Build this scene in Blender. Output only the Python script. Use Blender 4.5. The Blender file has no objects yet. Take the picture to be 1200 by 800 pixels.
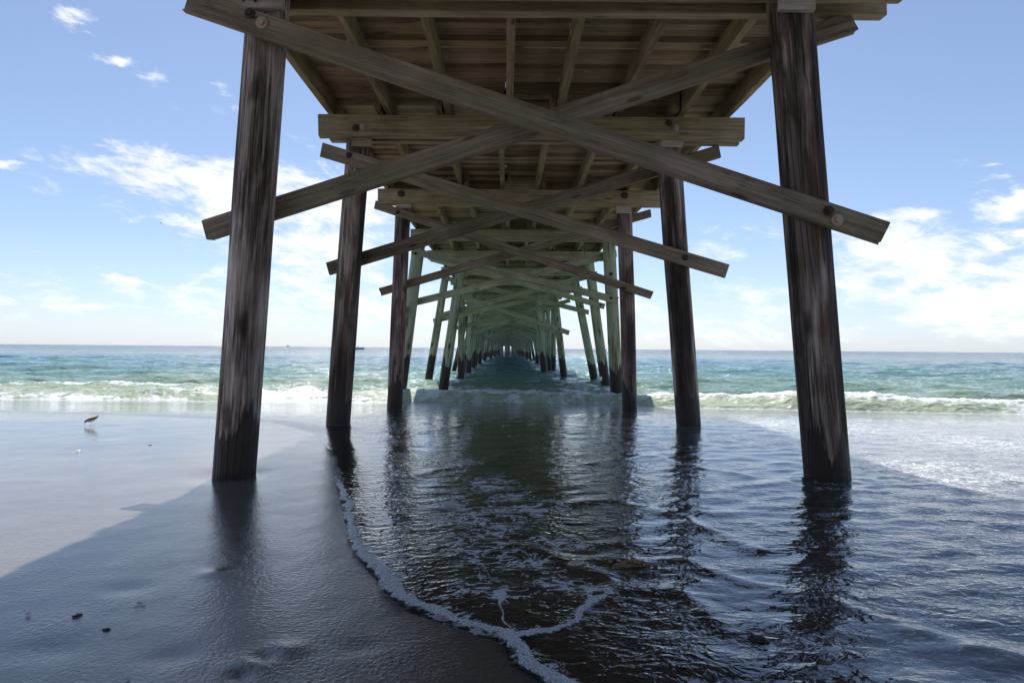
import bpy, bmesh, math, random
import numpy as np
from mathutils import Vector, Matrix, Euler, noise as mnoise

random.seed(7)
rng = np.random.default_rng(11)
R = math.radians
scene = bpy.context.scene
COL = scene.collection

# ------------------------------------------------------------------ camera
EYE = 1.09
cam_d = bpy.data.cameras.new('camera')
cam_d.sensor_width = 36; cam_d.lens = 24
cam_d.clip_start = 0.05; cam_d.clip_end = 30000
cam = bpy.data.objects.new('camera', cam_d); COL.objects.link(cam)
RC = Matrix.Rotation(R(90 + 0.573), 4, 'X') @ Matrix.Rotation(R(0.477), 4, 'Z')
cam.matrix_world = Matrix.Translation((0, 0, EYE)) @ RC
scene.camera = cam

def ray(px, py):
    return (RC.to_3x3() @ Vector((px - 600, 400 - py, -800))).normalized()
def P(px, py, Y):
    """the point seen at photo position (px,py) at distance Y"""
    d = ray(px, py); t = Y / d.y
    return Vector((0, 0, EYE)) + d * t
def G(px, py, z=0.0):
    d = ray(px, py); t = (z - EYE) / d.z
    return Vector((0, 0, EYE)) + d * t

# ------------------------------------------------------------------ numpy noise
_perm = rng.permutation(4096)
def _h(ix, iy):
    return ((_perm[(ix + _perm[iy & 4095]) & 4095]) / 4095.0)
def vnoise(x, y):
    ix = np.floor(x).astype(np.int64); iy = np.floor(y).astype(np.int64)
    fx = x - ix; fy = y - iy
    fx = fx * fx * (3 - 2 * fx); fy = fy * fy * (3 - 2 * fy)
    a = _h(ix, iy); b = _h(ix + 1, iy); c = _h(ix, iy + 1); d = _h(ix + 1, iy + 1)
    return (a + (b - a) * fx) * (1 - fy) + (c + (d - c) * fx) * fy - 0.5
def fbm(x, y, o=4, g=0.5):
    s = 0; a = 1.0
    for i in range(o):
        s = s + a * vnoise(x + 17.3 * i, y - 9.1 * i); x = x * 2.03; y = y * 2.03; a *= g
    return s
def sstep(a, b, x):
    t = np.clip((x - a) / (b - a), 0, 1); return t * t * (3 - 2 * t)

# ------------------------------------------------------------------ node helper
class NT:
    def __init__(s, tree):
        s.t = tree; s.n = tree.nodes; s.l = tree.links
    def node(s, typ, ins=None, **props):
        n = s.n.new(typ)
        for k, v in props.items(): setattr(n, k, v)
        if ins:
            for k, v in ins.items():
                sock = n.inputs[k]
                if isinstance(v, bpy.types.NodeSocket): s.l.new(v, sock)
                else: sock.default_value = v
        return n
    def math(s, op, a, b=0.0, c=0.0, clamp=False):
        n = s.node('ShaderNodeMath', {0: a, 1: b, 2: c}, operation=op, use_clamp=clamp); return n.outputs[0]
    def noise(s, vec, scale, detail=4, rough=0.55, dist=0.0):
        n = s.node('ShaderNodeTexNoise', {'Vector': vec, 'Scale': scale, 'Detail': detail, 'Roughness': rough, 'Distortion': dist}); return n.outputs[0]
    def mapping(s, vec, scale=(1, 1, 1), loc=(0, 0, 0)):
        n = s.node('ShaderNodeMapping', {'Vector': vec, 'Scale': scale, 'Location': loc}); return n.outputs[0]
    def ramp(s, fac, stops):
        n = s.node('ShaderNodeValToRGB', {0: fac}); cr = n.color_ramp
        while len(cr.elements) < len(stops): cr.elements.new(0.5)
        for e, (p, c) in zip(cr.elements, stops):
            e.position = p; e.color = (c[0], c[1], c[2], 1) if not isinstance(c, (int, float)) else (c, c, c, 1)
        return n.outputs[0]
    def mix(s, fac, a, b, mode='MIX'):
        n = s.node('ShaderNodeMix', data_type='RGBA', blend_type=mode)
        for k, v in ((0, fac), (6, a), (7, b)):
            if isinstance(v, bpy.types.NodeSocket): s.l.new(v, n.inputs[k])
            else: n.inputs[k].default_value = v if isinstance(v, (int, float)) else (*v[:3], 1)
        return n.outputs[2]
    def maprange(s, v, a, b, c=0.0, d=1.0, smooth=False):
        n = s.node('ShaderNodeMapRange', {0: v, 1: a, 2: b, 3: c, 4: d}, interpolation_type='SMOOTHSTEP' if smooth else 'LINEAR'); return n.outputs[0]
    def vadd(s, a, b):
        return s.node('ShaderNodeVectorMath', {0: a, 1: b}, operation='ADD').outputs[0]
    def bump(s, h, strength, dist, normal=None):
        ins = {'Height': h, 'Strength': strength, 'Distance': dist}
        if normal is not None: ins['Normal'] = normal
        return s.node('ShaderNodeBump', ins).outputs[0]

def new_mat(name):
    m = bpy.data.materials.new(name); m.use_nodes = True
    m.node_tree.nodes.clear()
    t = NT(m.node_tree)
    out = t.node('ShaderNodeOutputMaterial')
    return m, t, out

def coords(t):
    """object coordinates shifted by the object's own random number"""
    tc = t.node('ShaderNodeTexCoord'); oi = t.node('ShaderNodeObjectInfo')
    off = t.node('ShaderNodeCombineXYZ', {0: t.math('MULTIPLY', oi.outputs['Random'], 37.0), 1: t.math('MULTIPLY', oi.outputs['Random'], 61.0), 2: 0.0}).outputs[0]
    return tc, oi, t.vadd(tc.outputs['Object'], off)

def wood_mat(name, dark, mid, light, green=None, gamt=0.0, length='X', rough=0.85, k=1.75):
    dark, mid, light = (tuple(a * k for a in q) for q in (dark, mid, light))
    if green: green = tuple(a * k for a in green)
    m, t, out = new_mat(name)
    tc, oi, v = coords(t)
    sc = {'X': (1.1, 22, 22), 'Y': (22, 1.1, 22), 'Z': (14, 14, 0.8)}[length]
    sc2 = {'X': (2.5, 110, 110), 'Y': (110, 2.5, 110), 'Z': (60, 60, 2.0)}[length]
    g1 = t.noise(t.mapping(v, sc), 1.0, 6, 0.62, 0.4)
    g2 = t.noise(t.mapping(v, sc2), 1.0, 3, 0.6)
    big = t.noise(v, 1.7, 5, 0.6)
    f = t.math('ADD', t.math('MULTIPLY', g1, 0.55), t.math('MULTIPLY', g2, 0.35)); f = t.math('ADD', f, t.math('MULTIPLY', t.math('SUBTRACT', big, 0.5), 0.35))
    f = t.math('ADD', f, t.math('MULTIPLY', t.math('SUBTRACT', oi.outputs['Random'], 0.5), 0.10))
    c = t.ramp(f, [(0.30, dark), (0.46, mid), (0.62, light)])
    # fine checks (drying cracks) as thin dark lines
    crack = t.noise(t.mapping(v, tuple(a * 0.8 for a in sc)), 1.0, 2, 0.5)
    ck = t.math('ABSOLUTE', t.math('SUBTRACT', crack, 0.5)); ck = t.maprange(ck, 0.0, 0.012, 1.0, 0.0)
    ck = t.math('MULTIPLY', ck, t.maprange(t.noise(v, 2.3, 2), 0.5, 0.62))
    c = t.mix(t.math('MULTIPLY', ck, 0.65), c, tuple(a * 0.25 for a in dark))
    # knots
    kv = t.mapping(v, {'X': (1.2, 4.5, 4.5), 'Y': (4.5, 1.2, 4.5), 'Z': (3.0, 3.0, 1.0)}[length])
    vo = t.node('ShaderNodeTexVoronoi', {'Vector': kv, 'Scale': 1.0}).outputs['Distance']
    kn = t.maprange(vo, 0.06, 0.13, 1.0, 0.0, True)
    c = t.mix(t.math('MULTIPLY', kn, 0.7), c, tuple(a * 0.45 for a in dark))
    if green:
        gm = t.maprange(t.noise(v, 1.2, 5, 0.65), 0.42, 0.66, 0.0, gamt)
        c = t.mix(gm, c, green)
    h = t.math('ADD', t.math('MULTIPLY', g1, 0.7), t.math('MULTIPLY', g2, 0.4)); h = t.math('SUBTRACT', h, t.math('MULTIPLY', ck, 0.5))
    b = t.bump(h, 0.7, 0.012)
    p = t.node('ShaderNodeBsdfPrincipled', {'Base Color': c, 'Roughness': rough, 'Normal': b, 'Specular IOR Level': 0.25})
    t.l.new(p.outputs[0], out.inputs[0])
    return m

def pile_mat(name, dark, mid, light, wet_top, accent=None, acc_amt=0.0, green=None, tarr=0.0, k=1.5):
    dark, mid, light = (tuple(a * k for a in q) for q in (dark, mid, light))
    if green: green = tuple(a * k for a in green)
    m, t, out = new_mat(name)
    tc, oi, v = coords(t)
    g1 = t.noise(t.mapping(v, (13, 13, 0.75)), 1.0, 6, 0.62, 1.1)
    g2 = t.noise(t.mapping(v, (75, 75, 1.4)), 1.0, 3, 0.6)
    big = t.noise(t.mapping(v, (4.5, 4.5, 0.9)), 1.0, 5, 0.6, 0.5)
    f = t.math('ADD', t.math('MULTIPLY', g1, 0.40), t.math('MULTIPLY', g2, 0.28)); f = t.math('ADD', f, t.math('MULTIPLY', big, 0.85)); f = t.math('SUBTRACT', f, 0.215)
    c = t.ramp(f, [(0.40, dark), (0.53, mid), (0.68, light)])
    if green:
        gm = t.maprange(t.noise(t.mapping(v, (4, 4, 0.8)), 1.0, 5, 0.6), 0.36, 0.6, 0.15, 0.95)
        c = t.mix(gm, c, green)
    if tarr:
        tm = t.maprange(t.noise(t.mapping(v, (6, 6, 0.35)), 1.0, 4, 0.6), 0.45, 0.55, 0.0, tarr, True)
        c = t.mix(tm, c, (0.018, 0.014, 0.012))
    if accent:
        am = t.maprange(t.noise(t.mapping(v, (8, 8, 0.4), (3, 1, 0)), 1.0, 4, 0.6), 0.54, 0.64, 0.0, acc_amt, True)
        c = t.mix(am, c, accent)
    crack = t.noise(t.mapping(v, (11, 11, 0.35)), 1.0, 2, 0.5)
    ck = t.maprange(t.math('ABSOLUTE', t.math('SUBTRACT', crack, 0.5)), 0.0, 0.02, 1.0, 0.0)
    ck = t.math('MULTIPLY', ck, t.maprange(t.noise(v, 1.5, 2), 0.42, 0.55))
    c = t.mix(t.math('MULTIPLY', ck, 0.8), c, (0.010, 0.008, 0.007))
    kv = t.vadd(t.mapping(v, (3.6, 3.6, 1.3)), t.mapping(t.node('ShaderNodeTexNoise', {'Vector': v, 'Scale': 9.0}).outputs['Color'], (0.12, 0.12, 0.12)))
    vo = t.node('ShaderNodeTexVoronoi', {'Vector': kv, 'Scale': 1.0}).outputs['Distance']
    kn = t.maprange(vo, 0.08, 0.24, 1.0, 0.0, True)
    c = t.mix(t.math('MULTIPLY', kn, 0.8), c, (0.025, 0.016, 0.012))
    # the soaked foot of the pile, with a ragged tide mark
    sep = t.node('ShaderNodeSeparateXYZ', {0: tc.outputs['Object']})
    zz = sep.outputs[2]
    rag = t.math('MULTIPLY', t.math('SUBTRACT', t.noise(t.mapping(v, (26, 26, 0.3)), 1.0, 3, 0.6), 0.5), 0.55)
    bigw = t.math('MULTIPLY', t.math('SUBTRACT', t.noise(t.mapping(v, (3.2, 3.2, 0.0)), 1.0, 1), 0.5), 1.3)
    lvl = t.math('ADD', t.math('ADD', zz, rag), bigw)
    wet = t.maprange(lvl, wet_top - 0.015, wet_top + 0.03, 1.0, 0.0, True)
    wc = t.mix(g1, (0.012, 0.008, 0.007), (0.045, 0.028, 0.022))
    c = t.mix(wet, c, wc)
    rough = t.maprange(wet, 0, 1, 0.82, 0.42)
    h = t.math('ADD', t.math('MULTIPLY', g1, 0.9), t.math('MULTIPLY', g2, 0.4)); h = t.math('SUBTRACT', h, t.math('MULTIPLY', ck, 0.7))
    b = t.bump(h, 0.9, 0.035)
    p = t.node('ShaderNodeBsdfPrincipled', {'Base Color': c, 'Roughness': rough, 'Normal': b, 'Specular IOR Level': 0.3})
    t.l.new(p.outputs[0], out.inputs[0])
    return m

def plain_mat(name, col, rough=0.6, metal=0.0, var=0.3, scale=40):
    m, t, out = new_mat(name)
    tc = t.node('ShaderNodeTexCoord')
    n = t.noise(tc.outputs['Object'], scale, 4, 0.6)
    c = t.mix(n, tuple(a * (1 - var) for a in col), tuple(min(1, a * (1 + var)) for a in col))
    p = t.node('ShaderNodeBsdfPrincipled', {'Base Color': c, 'Roughness': rough, 'Metallic': metal, 'Normal': t.bump(n, 0.3, 0.003)})
    t.l.new(p.outputs[0], out.inputs[0])
    return m

M = {}
M['brace'] = wood_mat('weathered_brace_wood', (0.045, 0.034, 0.025), (0.115, 0.088, 0.066), (0.20, 0.16, 0.125), (0.09, 0.095, 0.045), 0.35)
M['cap'] = wood_mat('weathered_cap_wood', (0.07, 0.052, 0.03), (0.16, 0.125, 0.075), (0.27, 0.22, 0.15), (0.125, 0.115, 0.06), 0.5)
M['joist'] = wood_mat('weathered_joist_wood', (0.055, 0.04, 0.022), (0.13, 0.10, 0.055), (0.22, 0.175, 0.115), (0.10, 0.095, 0.05), 0.5)
M['brace_green'] = wood_mat('green_treated_brace_wood', (0.085, 0.085, 0.055), (0.17, 0.175, 0.115), (0.27, 0.27, 0.185), (0.15, 0.18, 0.115), 0.6, k=1.6)
M['cap_green'] = wood_mat('greenish_cap_wood', (0.08, 0.075, 0.045), (0.15, 0.14, 0.09), (0.24, 0.23, 0.16), (0.13, 0.17, 0.11), 0.6)
M['block'] = wood_mat('pale_shim_wood', (0.12, 0.10, 0.085), (0.22, 0.19, 0.165), (0.32, 0.29, 0.26))
M['block_rust'] = wood_mat('rusty_shim_wood', (0.10, 0.05, 0.02), (0.22, 0.12, 0.05), (0.32, 0.2, 0.1))
M['pile_grey'] = pile_mat('grey_brown_pile_wood', (0.040, 0.028, 0.022), (0.155, 0.122, 0.104), (0.34, 0.295, 0.27), 0.36, (0.14, 0.075, 0.045), 0.25, None, 0.35, k=1.8)
M['pile_dark'] = pile_mat('dark_brown_pile_wood', (0.020, 0.013, 0.010), (0.075, 0.054, 0.042), (0.25, 0.21, 0.185), 0.42, (0.16, 0.085, 0.045), 0.4, None, 0.7, k=1.9)
M['pile_plum'] = pile_mat('reddish_pile_wood', (0.03, 0.018, 0.018), (0.10, 0.066, 0.06), (0.22, 0.18, 0.165), 0.45, (0.12, 0.05, 0.035), 0.4, None, 0.4, k=1.8)
M['pile_green'] = pile_mat('green_treated_pile_wood', (0.06, 0.05, 0.03), (0.17, 0.19, 0.13), (0.30, 0.33, 0.24), 1.0, (0.12, 0.06, 0.025), 0.8, (0.22, 0.25, 0.165), k=1.4)
M['pile_mixed'] = pile_mat('brown_green_pile_wood', (0.035, 0.03, 0.022), (0.10, 0.095, 0.07), (0.2, 0.19, 0.15), 1.1, (0.12, 0.06, 0.025), 0.8, (0.14, 0.16, 0.11), k=2.0)
M['rust'] = plain_mat('rusty_iron', (0.06, 0.035, 0.026), 0.8, 0.2, 0.6, 90)
M['washer'] = plain_mat('rust_stained_washer', (0.40, 0.30, 0.22), 0.7, 0.3, 0.5, 90)
M['white'] = plain_mat('white_tag_paint', (0.75, 0.76, 0.78), 0.5)
M['greenboard'] = plain_mat('dark_green_board', (0.05, 0.10, 0.075), 0.6)
M['hull'] = plain_mat('boat_hull_paint', (0.32, 0.36, 0.40), 0.4)
M['shipgrey'] = plain_mat('haze_pale_ship_paint', (0.85, 0.88, 0.92), 0.6)  # ship colour lightened so distance haze is painted in; also on the boat console
M['cloth'] = plain_mat('dark_clothing', (0.05, 0.06, 0.09), 0.9)
M['stone'] = plain_mat('dark_wet_stone', (0.035, 0.03, 0.028), 0.25, 0, 0.5, 60)
M['shell'] = plain_mat('pale_shell', (0.42, 0.37, 0.30), 0.45, 0, 0.4, 60)
M['barnacle'] = plain_mat('brown_shell_crust', (0.22, 0.15, 0.08), 0.6, 0, 0.8, 120)

def deck_mat():
    m, t, out = new_mat('deck_board_wood')
    tc = t.node('ShaderNodeTexCoord'); geo = t.node('ShaderNodeNewGeometry')
    rnd = geo.outputs['Random Per Island']
    off = t.node('ShaderNodeCombineXYZ', {0: t.math('MULTIPLY', rnd, 91.0), 1: t.math('MULTIPLY', rnd, 53.0), 2: 0.0}).outputs[0]
    v = t.vadd(tc.outputs['Object'], off)
    g1 = t.noise(t.mapping(v, (0.9, 26, 20)), 1.0, 6, 0.65, 0.5)
    st = t.noise(v, 1.4, 4, 0.6)
    f = t.math('ADD', t.math('MULTIPLY', g1, 0.6), t.math('MULTIPLY', rnd, 0.38)); f = t.math('ADD', f, t.math('MULTIPLY', t.math('SUBTRACT', st, 0.5), 0.3))
    c = t.ramp(f, [(0.28, (0.10, 0.065, 0.038)), (0.5, (0.26, 0.19, 0.115)), (0.72, (0.46, 0.36, 0.23))])
    gm = t.maprange(t.noise(v, 0.9, 4), 0.45, 0.7, 0.0, 0.5)
    c = t.mix(gm, c, (0.20, 0.185, 0.11))
    dk = t.maprange(t.noise(t.mapping(v, (2.0, 12, 8)), 1.0, 2), 0.66, 0.72, 0.0, 0.8)
    c = t.mix(dk, c, (0.02, 0.014, 0.01))
    p = t.node('ShaderNodeBsdfPrincipled', {'Base Color': c, 'Roughness': 0.85, 'Normal': t.bump(g1, 0.6, 0.01), 'Specular IOR Level': 0.2})
    t.l.new(p.outputs[0], out.inputs[0]); return m
M['deck'] = deck_mat()

# ------------------------------------------------------------------ object helpers
WORLD = {}
def link(o, parent=None, world=None, label=None, cat=None, group=None, kind=None):
    COL.objects.link(o)
    w = world if world is not None else Matrix.Identity(4)
    WORLD[o.name] = w
    if parent is not None:
        o.parent = parent
        o.matrix_local = WORLD[parent.name].inverted() @ w
    else:
        o.matrix_local = w
    if label: o['label'] = label
    if cat: o['category'] = cat
    if group: o['group'] = group
    if kind: o['kind'] = kind
    return o
def mesh_obj(name, bm_or_me, mat, smooth=True, **kw):
    if isinstance(bm_or_me, bmesh.types.BMesh):
        me = bpy.data.meshes.new(name); bm_or_me.to_mesh(me); bm_or_me.free()
    else: me = bm_or_me
    for mm in (mat if isinstance(mat, (list, tuple)) else [mat]): me.materials.append(mm)
    if smooth:
        me.polygons.foreach_set('use_smooth', [True] * len(me.polygons))
    o = bpy.data.objects.new(name, me)
    return link(o, **kw)
def empty(name, loc, **kw):
    o = bpy.data.objects.new(name, None); o.empty_display_size = 0.3
    return link(o, world=Matrix.Translation(loc), **kw)

def loft(bm, rings):
    """rings: list of lists of Vectors, closed loops; caps both ends"""
    vs = [[bm.verts.new(p) for p in r] for r in rings]
    n = len(rings[0])
    for a, b in zip(vs, vs[1:]):
        for i in range(n):
            bm.faces.new((a[i], a[(i + 1) % n], b[(i + 1) % n], b[i]))
    bm.faces.new(list(reversed(vs[0]))); bm.faces.new(vs[-1])
    return vs

def beam_bm(L, h, w, ch=0.008, segs=6, warp=0.012, seed=0, rag=0.0):
    rr = random.Random(seed)
    bm = bmesh.new(); rings = []
    a1, a2 = rr.uniform(-warp, warp), rr.uniform(-warp, warp)
    for i in range(segs + 1):
        u = i / segs; x = (u - 0.5) * L
        dz = a1 * math.sin(u * math.pi) ; dy = a2 * math.sin(u * math.pi)
        hh, ww = h / 2 + rr.uniform(-.002, .002), w / 2 + rr.uniform(-.002, .002)
        pts = [(-ww, -hh + ch), (-ww + ch, -hh), (ww - ch, -hh), (ww, -hh + ch), (ww, hh - ch), (ww - ch, hh), (-ww + ch, hh), (-ww, hh - ch)]
        ring = []
        for (y, z) in pts:
            e = rr.uniform(-rag, rag) if i in (0, segs) else 0
            ring.append(Vector((x + e, y + dy, z + dz)))
        rings.append(ring)
    loft(bm, rings); bmesh.ops.recalc_face_normals(bm, faces=bm.faces)
    return bm
def axes_matrix(p0, p1, side):
    x = (p1 - p0).normalized(); y = side - x * side.dot(x); y.normalize(); z = x.cross(y)
    m = Matrix((x, y, z)).transposed().to_4x4(); m.translation = (p0 + p1) / 2
    return m
_seed = [0]
def beam(name, p0, p1, h, w, mat, parent, side=Vector((0, 1, 0)), warp=0.012, rag=0.0, **kw):
    _seed[0] += 1
    p0 = Vector(p0); p1 = Vector(p1)
    return mesh_obj(name, beam_bm((p1 - p0).length, h, w, seed=_seed[0], warp=warp, rag=rag), mat, smooth=False, parent=parent, world=axes_matrix(p0, p1, side), **kw)

def bolt(parent, loc, r=0.042, depth=0.035, plate=True, mat=None):
    """round washer with a square nut, facing the shore (-Y)"""
    bm = bmesh.new()
    n = 14
    rings = []
    for (y, rad) in ((0.004, r), (-0.010, r), (-0.014, r * 0.9), (-0.014, r * 0.52), (-depth, r * 0.48)):
        rings.append([Vector((rad * math.cos(2 * math.pi * k / n), y, rad * math.sin(2 * math.pi * k / n))) for k in range(n)])
    loft(bm, rings); bmesh.ops.recalc_face_normals(bm, faces=bm.faces)
    return mesh_obj('bolt', bm, mat or M['rust'], smooth=False, parent=parent, world=Matrix.Translation(loc))

# ------------------------------------------------------------------ ground heights
def sand_z(x, y):
    z = -0.28 * sstep(9.5, 16.5, y) - 1.6 * sstep(15.5, 40, y) - 3.0 * sstep(40, 200, y) + 0.45 * sstep(2, -40, y)
    z = z + 0.02 * fbm(x * 0.25, y * 0.3, 2) * sstep(30, 10, y)
    # small mounds and a scour hollow round the front piles
    return z
def sz(x, y): return float(sand_z(np.array([float(x)]), np.array([float(y)]))[0])
SEA = -0.36

# ------------------------------------------------------------------ THE PIER
pier = empty('pier', (0.3, 5.8, 0.0), label='long wooden fishing pier on crossed braced timber piles running out into the sea', cat='pier')

def pile(p_top, p_bot, rad, mat, zmin, ztop, seed, base_z, label=None):
    """round log from zmin to ztop along the line of the two points; object origin where it meets ground or water"""
    ax = (p_top - p_bot).normalized()
    def at(z): return p_bot + ax * ((z - p_bot.z) / ax.z)
    o = at(base_z)
    zax = ax; xax = Vector((1, 0, 0)); xax = (xax - zax * xax.dot(zax)).normalized(); yax = zax.cross(xax)
    mw = Matrix((xax, yax, zax)).transposed().to_4x4(); mw.translation = o
    rr = random.Random(seed)
    n = 24 if rad > 0.1 and o.y < 25 else 14
    z0 = (zmin - base_z) / ax.z; z1 = (ztop - base_z) / ax.z
    nr = 26 if o.y < 25 else 6
    ph = rr.uniform(0, 99)
    bm = bmesh.new(); rings = []
    for i in range(nr + 1):
        z = z0 + (z1 - z0) * i / nr
        wob = 0.010
        cx = wob * mnoise.noise(Vector((z * 0.5, ph, 0))); cy = wob * mnoise.noise(Vector((z * 0.5, ph, 7)))
        ring = []
        for k in range(n):
            a = 2 * math.pi * k / n
            r = rad * (1 + 0.035 * mnoise.noise(Vector((math.cos(a) * 1.6, math.sin(a) * 1.6, z * 0.45 + ph))) + 0.02 * mnoise.noise(Vector((math.cos(a) * 4, math.sin(a) * 4, z * 1.3 + ph))))
            ring.append(Vector((cx + r * math.cos(a), cy + r * math.sin(a), z)))
        rings.append(ring)
    loft(bm, rings)
    return mesh_obj('pile', bm, mat, parent=pier, world=mw, label=label)

CAP_B, CAP_T = 3.975, 4.275
def axis_x(y): return 0.315 - 0.0077 * y
CAP_HALF = 2.92

def cap_pair(y, mat, dx=0.0, hi=0.065):
    c = axis_x(y) + dx
    f = beam('cap_beam', (c - CAP_HALF, y - 0.215, (CAP_B + CAP_T) / 2), (c + CAP_HALF, y - 0.215, (CAP_B + CAP_T) / 2), CAP_T - CAP_B, 0.13, mat, pier, warp=0.004, rag=0.008)
    b = beam('cap_beam', (c - CAP_HALF + 0.05, y + 0.215, (CAP_B + CAP_T) / 2 + hi), (c + CAP_HALF + 0.07, y + 0.215, (CAP_B + CAP_T) / 2 + hi), CAP_T - CAP_B, 0.13, mat, pier, warp=0.004, rag=0.008)
    # a board laid on the seaward cap would foul the joists, so the seaward cap is simply notched lower
    return f, b

rows = [5.8, 9.6, 13.95, 18.6, 22.6, 27.2, 31.6, 36.0]
while rows[-1] < 205: rows.append(rows[-1] + 4.4)

def pil(px1, py1, px2, py2, Y, rad, mat, zmin, base_z, seed, ztop=4.30, label=None):
    a = P(px1, py1, Y); b = P(px2, py2, Y)
    return pile(a, b, rad, mat, zmin, ztop, seed, base_z, label)
def brc(px1, py1, px2, py2, Y, mat, h=0.185, w=0.085, bolts=(), bm=None):
    o = beam('cross_brace', P(px1, py1, Y), P(px2, py2, Y), h, w, mat, pier, rag=0.02, warp=0.022)
    for (bx, by) in bolts:
        q = P(bx, by, Y - w / 2 - 0.001)
        bolt(o, q, mat=bm)
    return o

S_ = 0.17
# bent 1
pil(312, 37, 274.5, 558, 5.8, 0.172, M['pile_grey'], -1.5, 0.0, 1, label='weathered grey brown pile with knots and a dark soaked foot')
pil(928.5, 40, 970.5, 570, 5.8, 0.185, M['pile_dark'], -1.5, 0.0, 2, label='dark brown tarred pile with orange streaks near the top')
fc, bc = cap_pair(5.8, M['cap'])
b = brc(222, 2, 1034, 273, 5.8 - 0.235, M['brace'], bolts=((293, 16), (971, 247)))
bolt(b, P(307, 27, 5.52), 0.05, 0.03, mat=M['washer']); bolt(b, P(981, 258, 5.52), 0.05, 0.03, mat=M['washer'])
brc(243, 270, 998, 27, 5.8 + 0.235, M['brace'])
# bent 2
pil(413, 262, 396, 500, 9.6, 0.166, M['pile_dark'], -1.5, 0.0, 3)
pil(785, 200, 808, 508, 9.6, 0.168, M['pile_dark'], -1.5, 0.0, 4)
fc, bc = cap_pair(9.6, M['cap'])
bolt(fc, P(417, 150, 9.315), 0.05); bolt(fc, P(425, 149, 9.315), 0.045, mat=M['washer'])
bolt(fc, P(784, 144, 9.315), 0.045); bolt(fc, P(792, 150, 9.315), 0.045, mat=M['washer'])
brc(378, 176, 852, 318, 9.6 - 0.225, M['brace'], bolts=((409, 182), (803, 302)))
brc(842, 178, 385, 315, 9.6 + 0.225, M['brace'])
# bent 3
pil(472, 255, 462, 480, 13.95, 0.155, M['pile_plum'], -1.8, -0.17, 5)
pil(732.5, 265, 738, 481, 13.95, 0.152, M['pile_plum'], -1.8, -0.17, 6)
fc, bc = cap_pair(13.95, M['cap'])
bolt(fc, P(470, 227, 13.66), 0.07); bolt(fc, P(732, 229, 13.66), 0.07)
brc(440, 240, 764, 346, 13.95 - 0.215, M['brace'], h=0.16, bolts=((466, 249), (731, 338)))
brc(762, 250, 446, 342, 13.95 + 0.215, M['brace'], h=0.16)
# bent 4: green treated piles from here on
pil(489, 302, 467, 468, 18.6, 0.172, M['pile_green'], -4, SEA, 7)
pr4 = pil(714, 290, 723, 471, 18.6, 0.172, M['pile_green'], -4, SEA, 8, label='thick pale green pile with bolts near the top')
cap_pair(18.6, M['cap_green'])
brc(482, 294, 724, 352, 18.6 - 0.23, M['brace_green'], h=0.19, bolts=((716, 349), (487, 297)))
brc(487, 354, 722, 297, 18.6 + 0.23, M['brace_green'], h=0.19)
bolt(pr4, P(716, 321, 18.41), 0.045)
# bent 5
pil(539, 320, 520, 452, 22.6, 0.163, M['pile_green'], -4, SEA, 9)
p5 = pil(693, 328, 710, 454, 22.6, 0.160, M['pile_green'], -4, SEA, 10)
cap_pair(22.6, M['cap_green'])
brc(505, 303, 708, 359, 22.6 - 0.22, M['brace_green'], h=0.18, bolts=((704, 357),))
brc(512, 371, 700, 321, 22.6 + 0.22, M['brace_green'], h=0.18)
mt = bmesh.new(); bmesh.ops.create_cube(mt, size=1.0); bmesh.ops.scale(mt, vec=(0.17, 0.012, 0.14), verts=mt.verts); bmesh.ops.bevel(mt, geom=mt.edges, offset=0.004, segments=2, affect='EDGES')
mesh_obj('tag', mt, M['white'], parent=p5, world=Matrix.Translation(P(702.5, 443.5, 22.42)) @ Matrix.Rotation(R(3), 4, 'Y'), label='white square tag on a green pile just above the water')
# bent 6
pil(521, 330, 503, 441, 27.2, 0.150, M['pile_green'], -4, SEA, 11)
pil(676, 340, 697, 447, 27.2, 0.158, M['pile_green'], -4, SEA, 12)
cap_pair(27.2, M['cap_green'])
brc(519, 325, 690, 366, 27.2 - 0.22, M['brace_green'], bolts=())
brc(508, 376, 682, 338, 27.2 + 0.22, M['brace_green'])
# bent 7
pil(541, 360, 540, 443, 31.6, 0.16, M['pile_green'], -4, SEA, 13)
pil(650.5, 350, 661, 443, 31.6, 0.16, M['pile_green'], -4, SEA, 14)
cap_pair(31.6, M['cap_green'])
brc(530, 344, 667, 390, 31.6 - 0.21, M['brace_green'], h=0.22, bolts=((655, 386),))
brc(527, 386, 668, 352, 31.6 + 0.21, M['brace_green'])
# bent 8
pil(553, 360, 549, 434, 36, 0.16, M['pile_green'], -4, SEA, 15)
pil(630, 350, 638, 440, 36, 0.18, M['pile_green'], -4, SEA, 16, label='stout rust stained green pile')
cap_pair(36, M['cap_green'])
brc(535, 352, 655, 384, 36 - 0.21, M['brace_green'])
brc(538, 388, 655, 358, 36 + 0.21, M['brace_green'])

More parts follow.
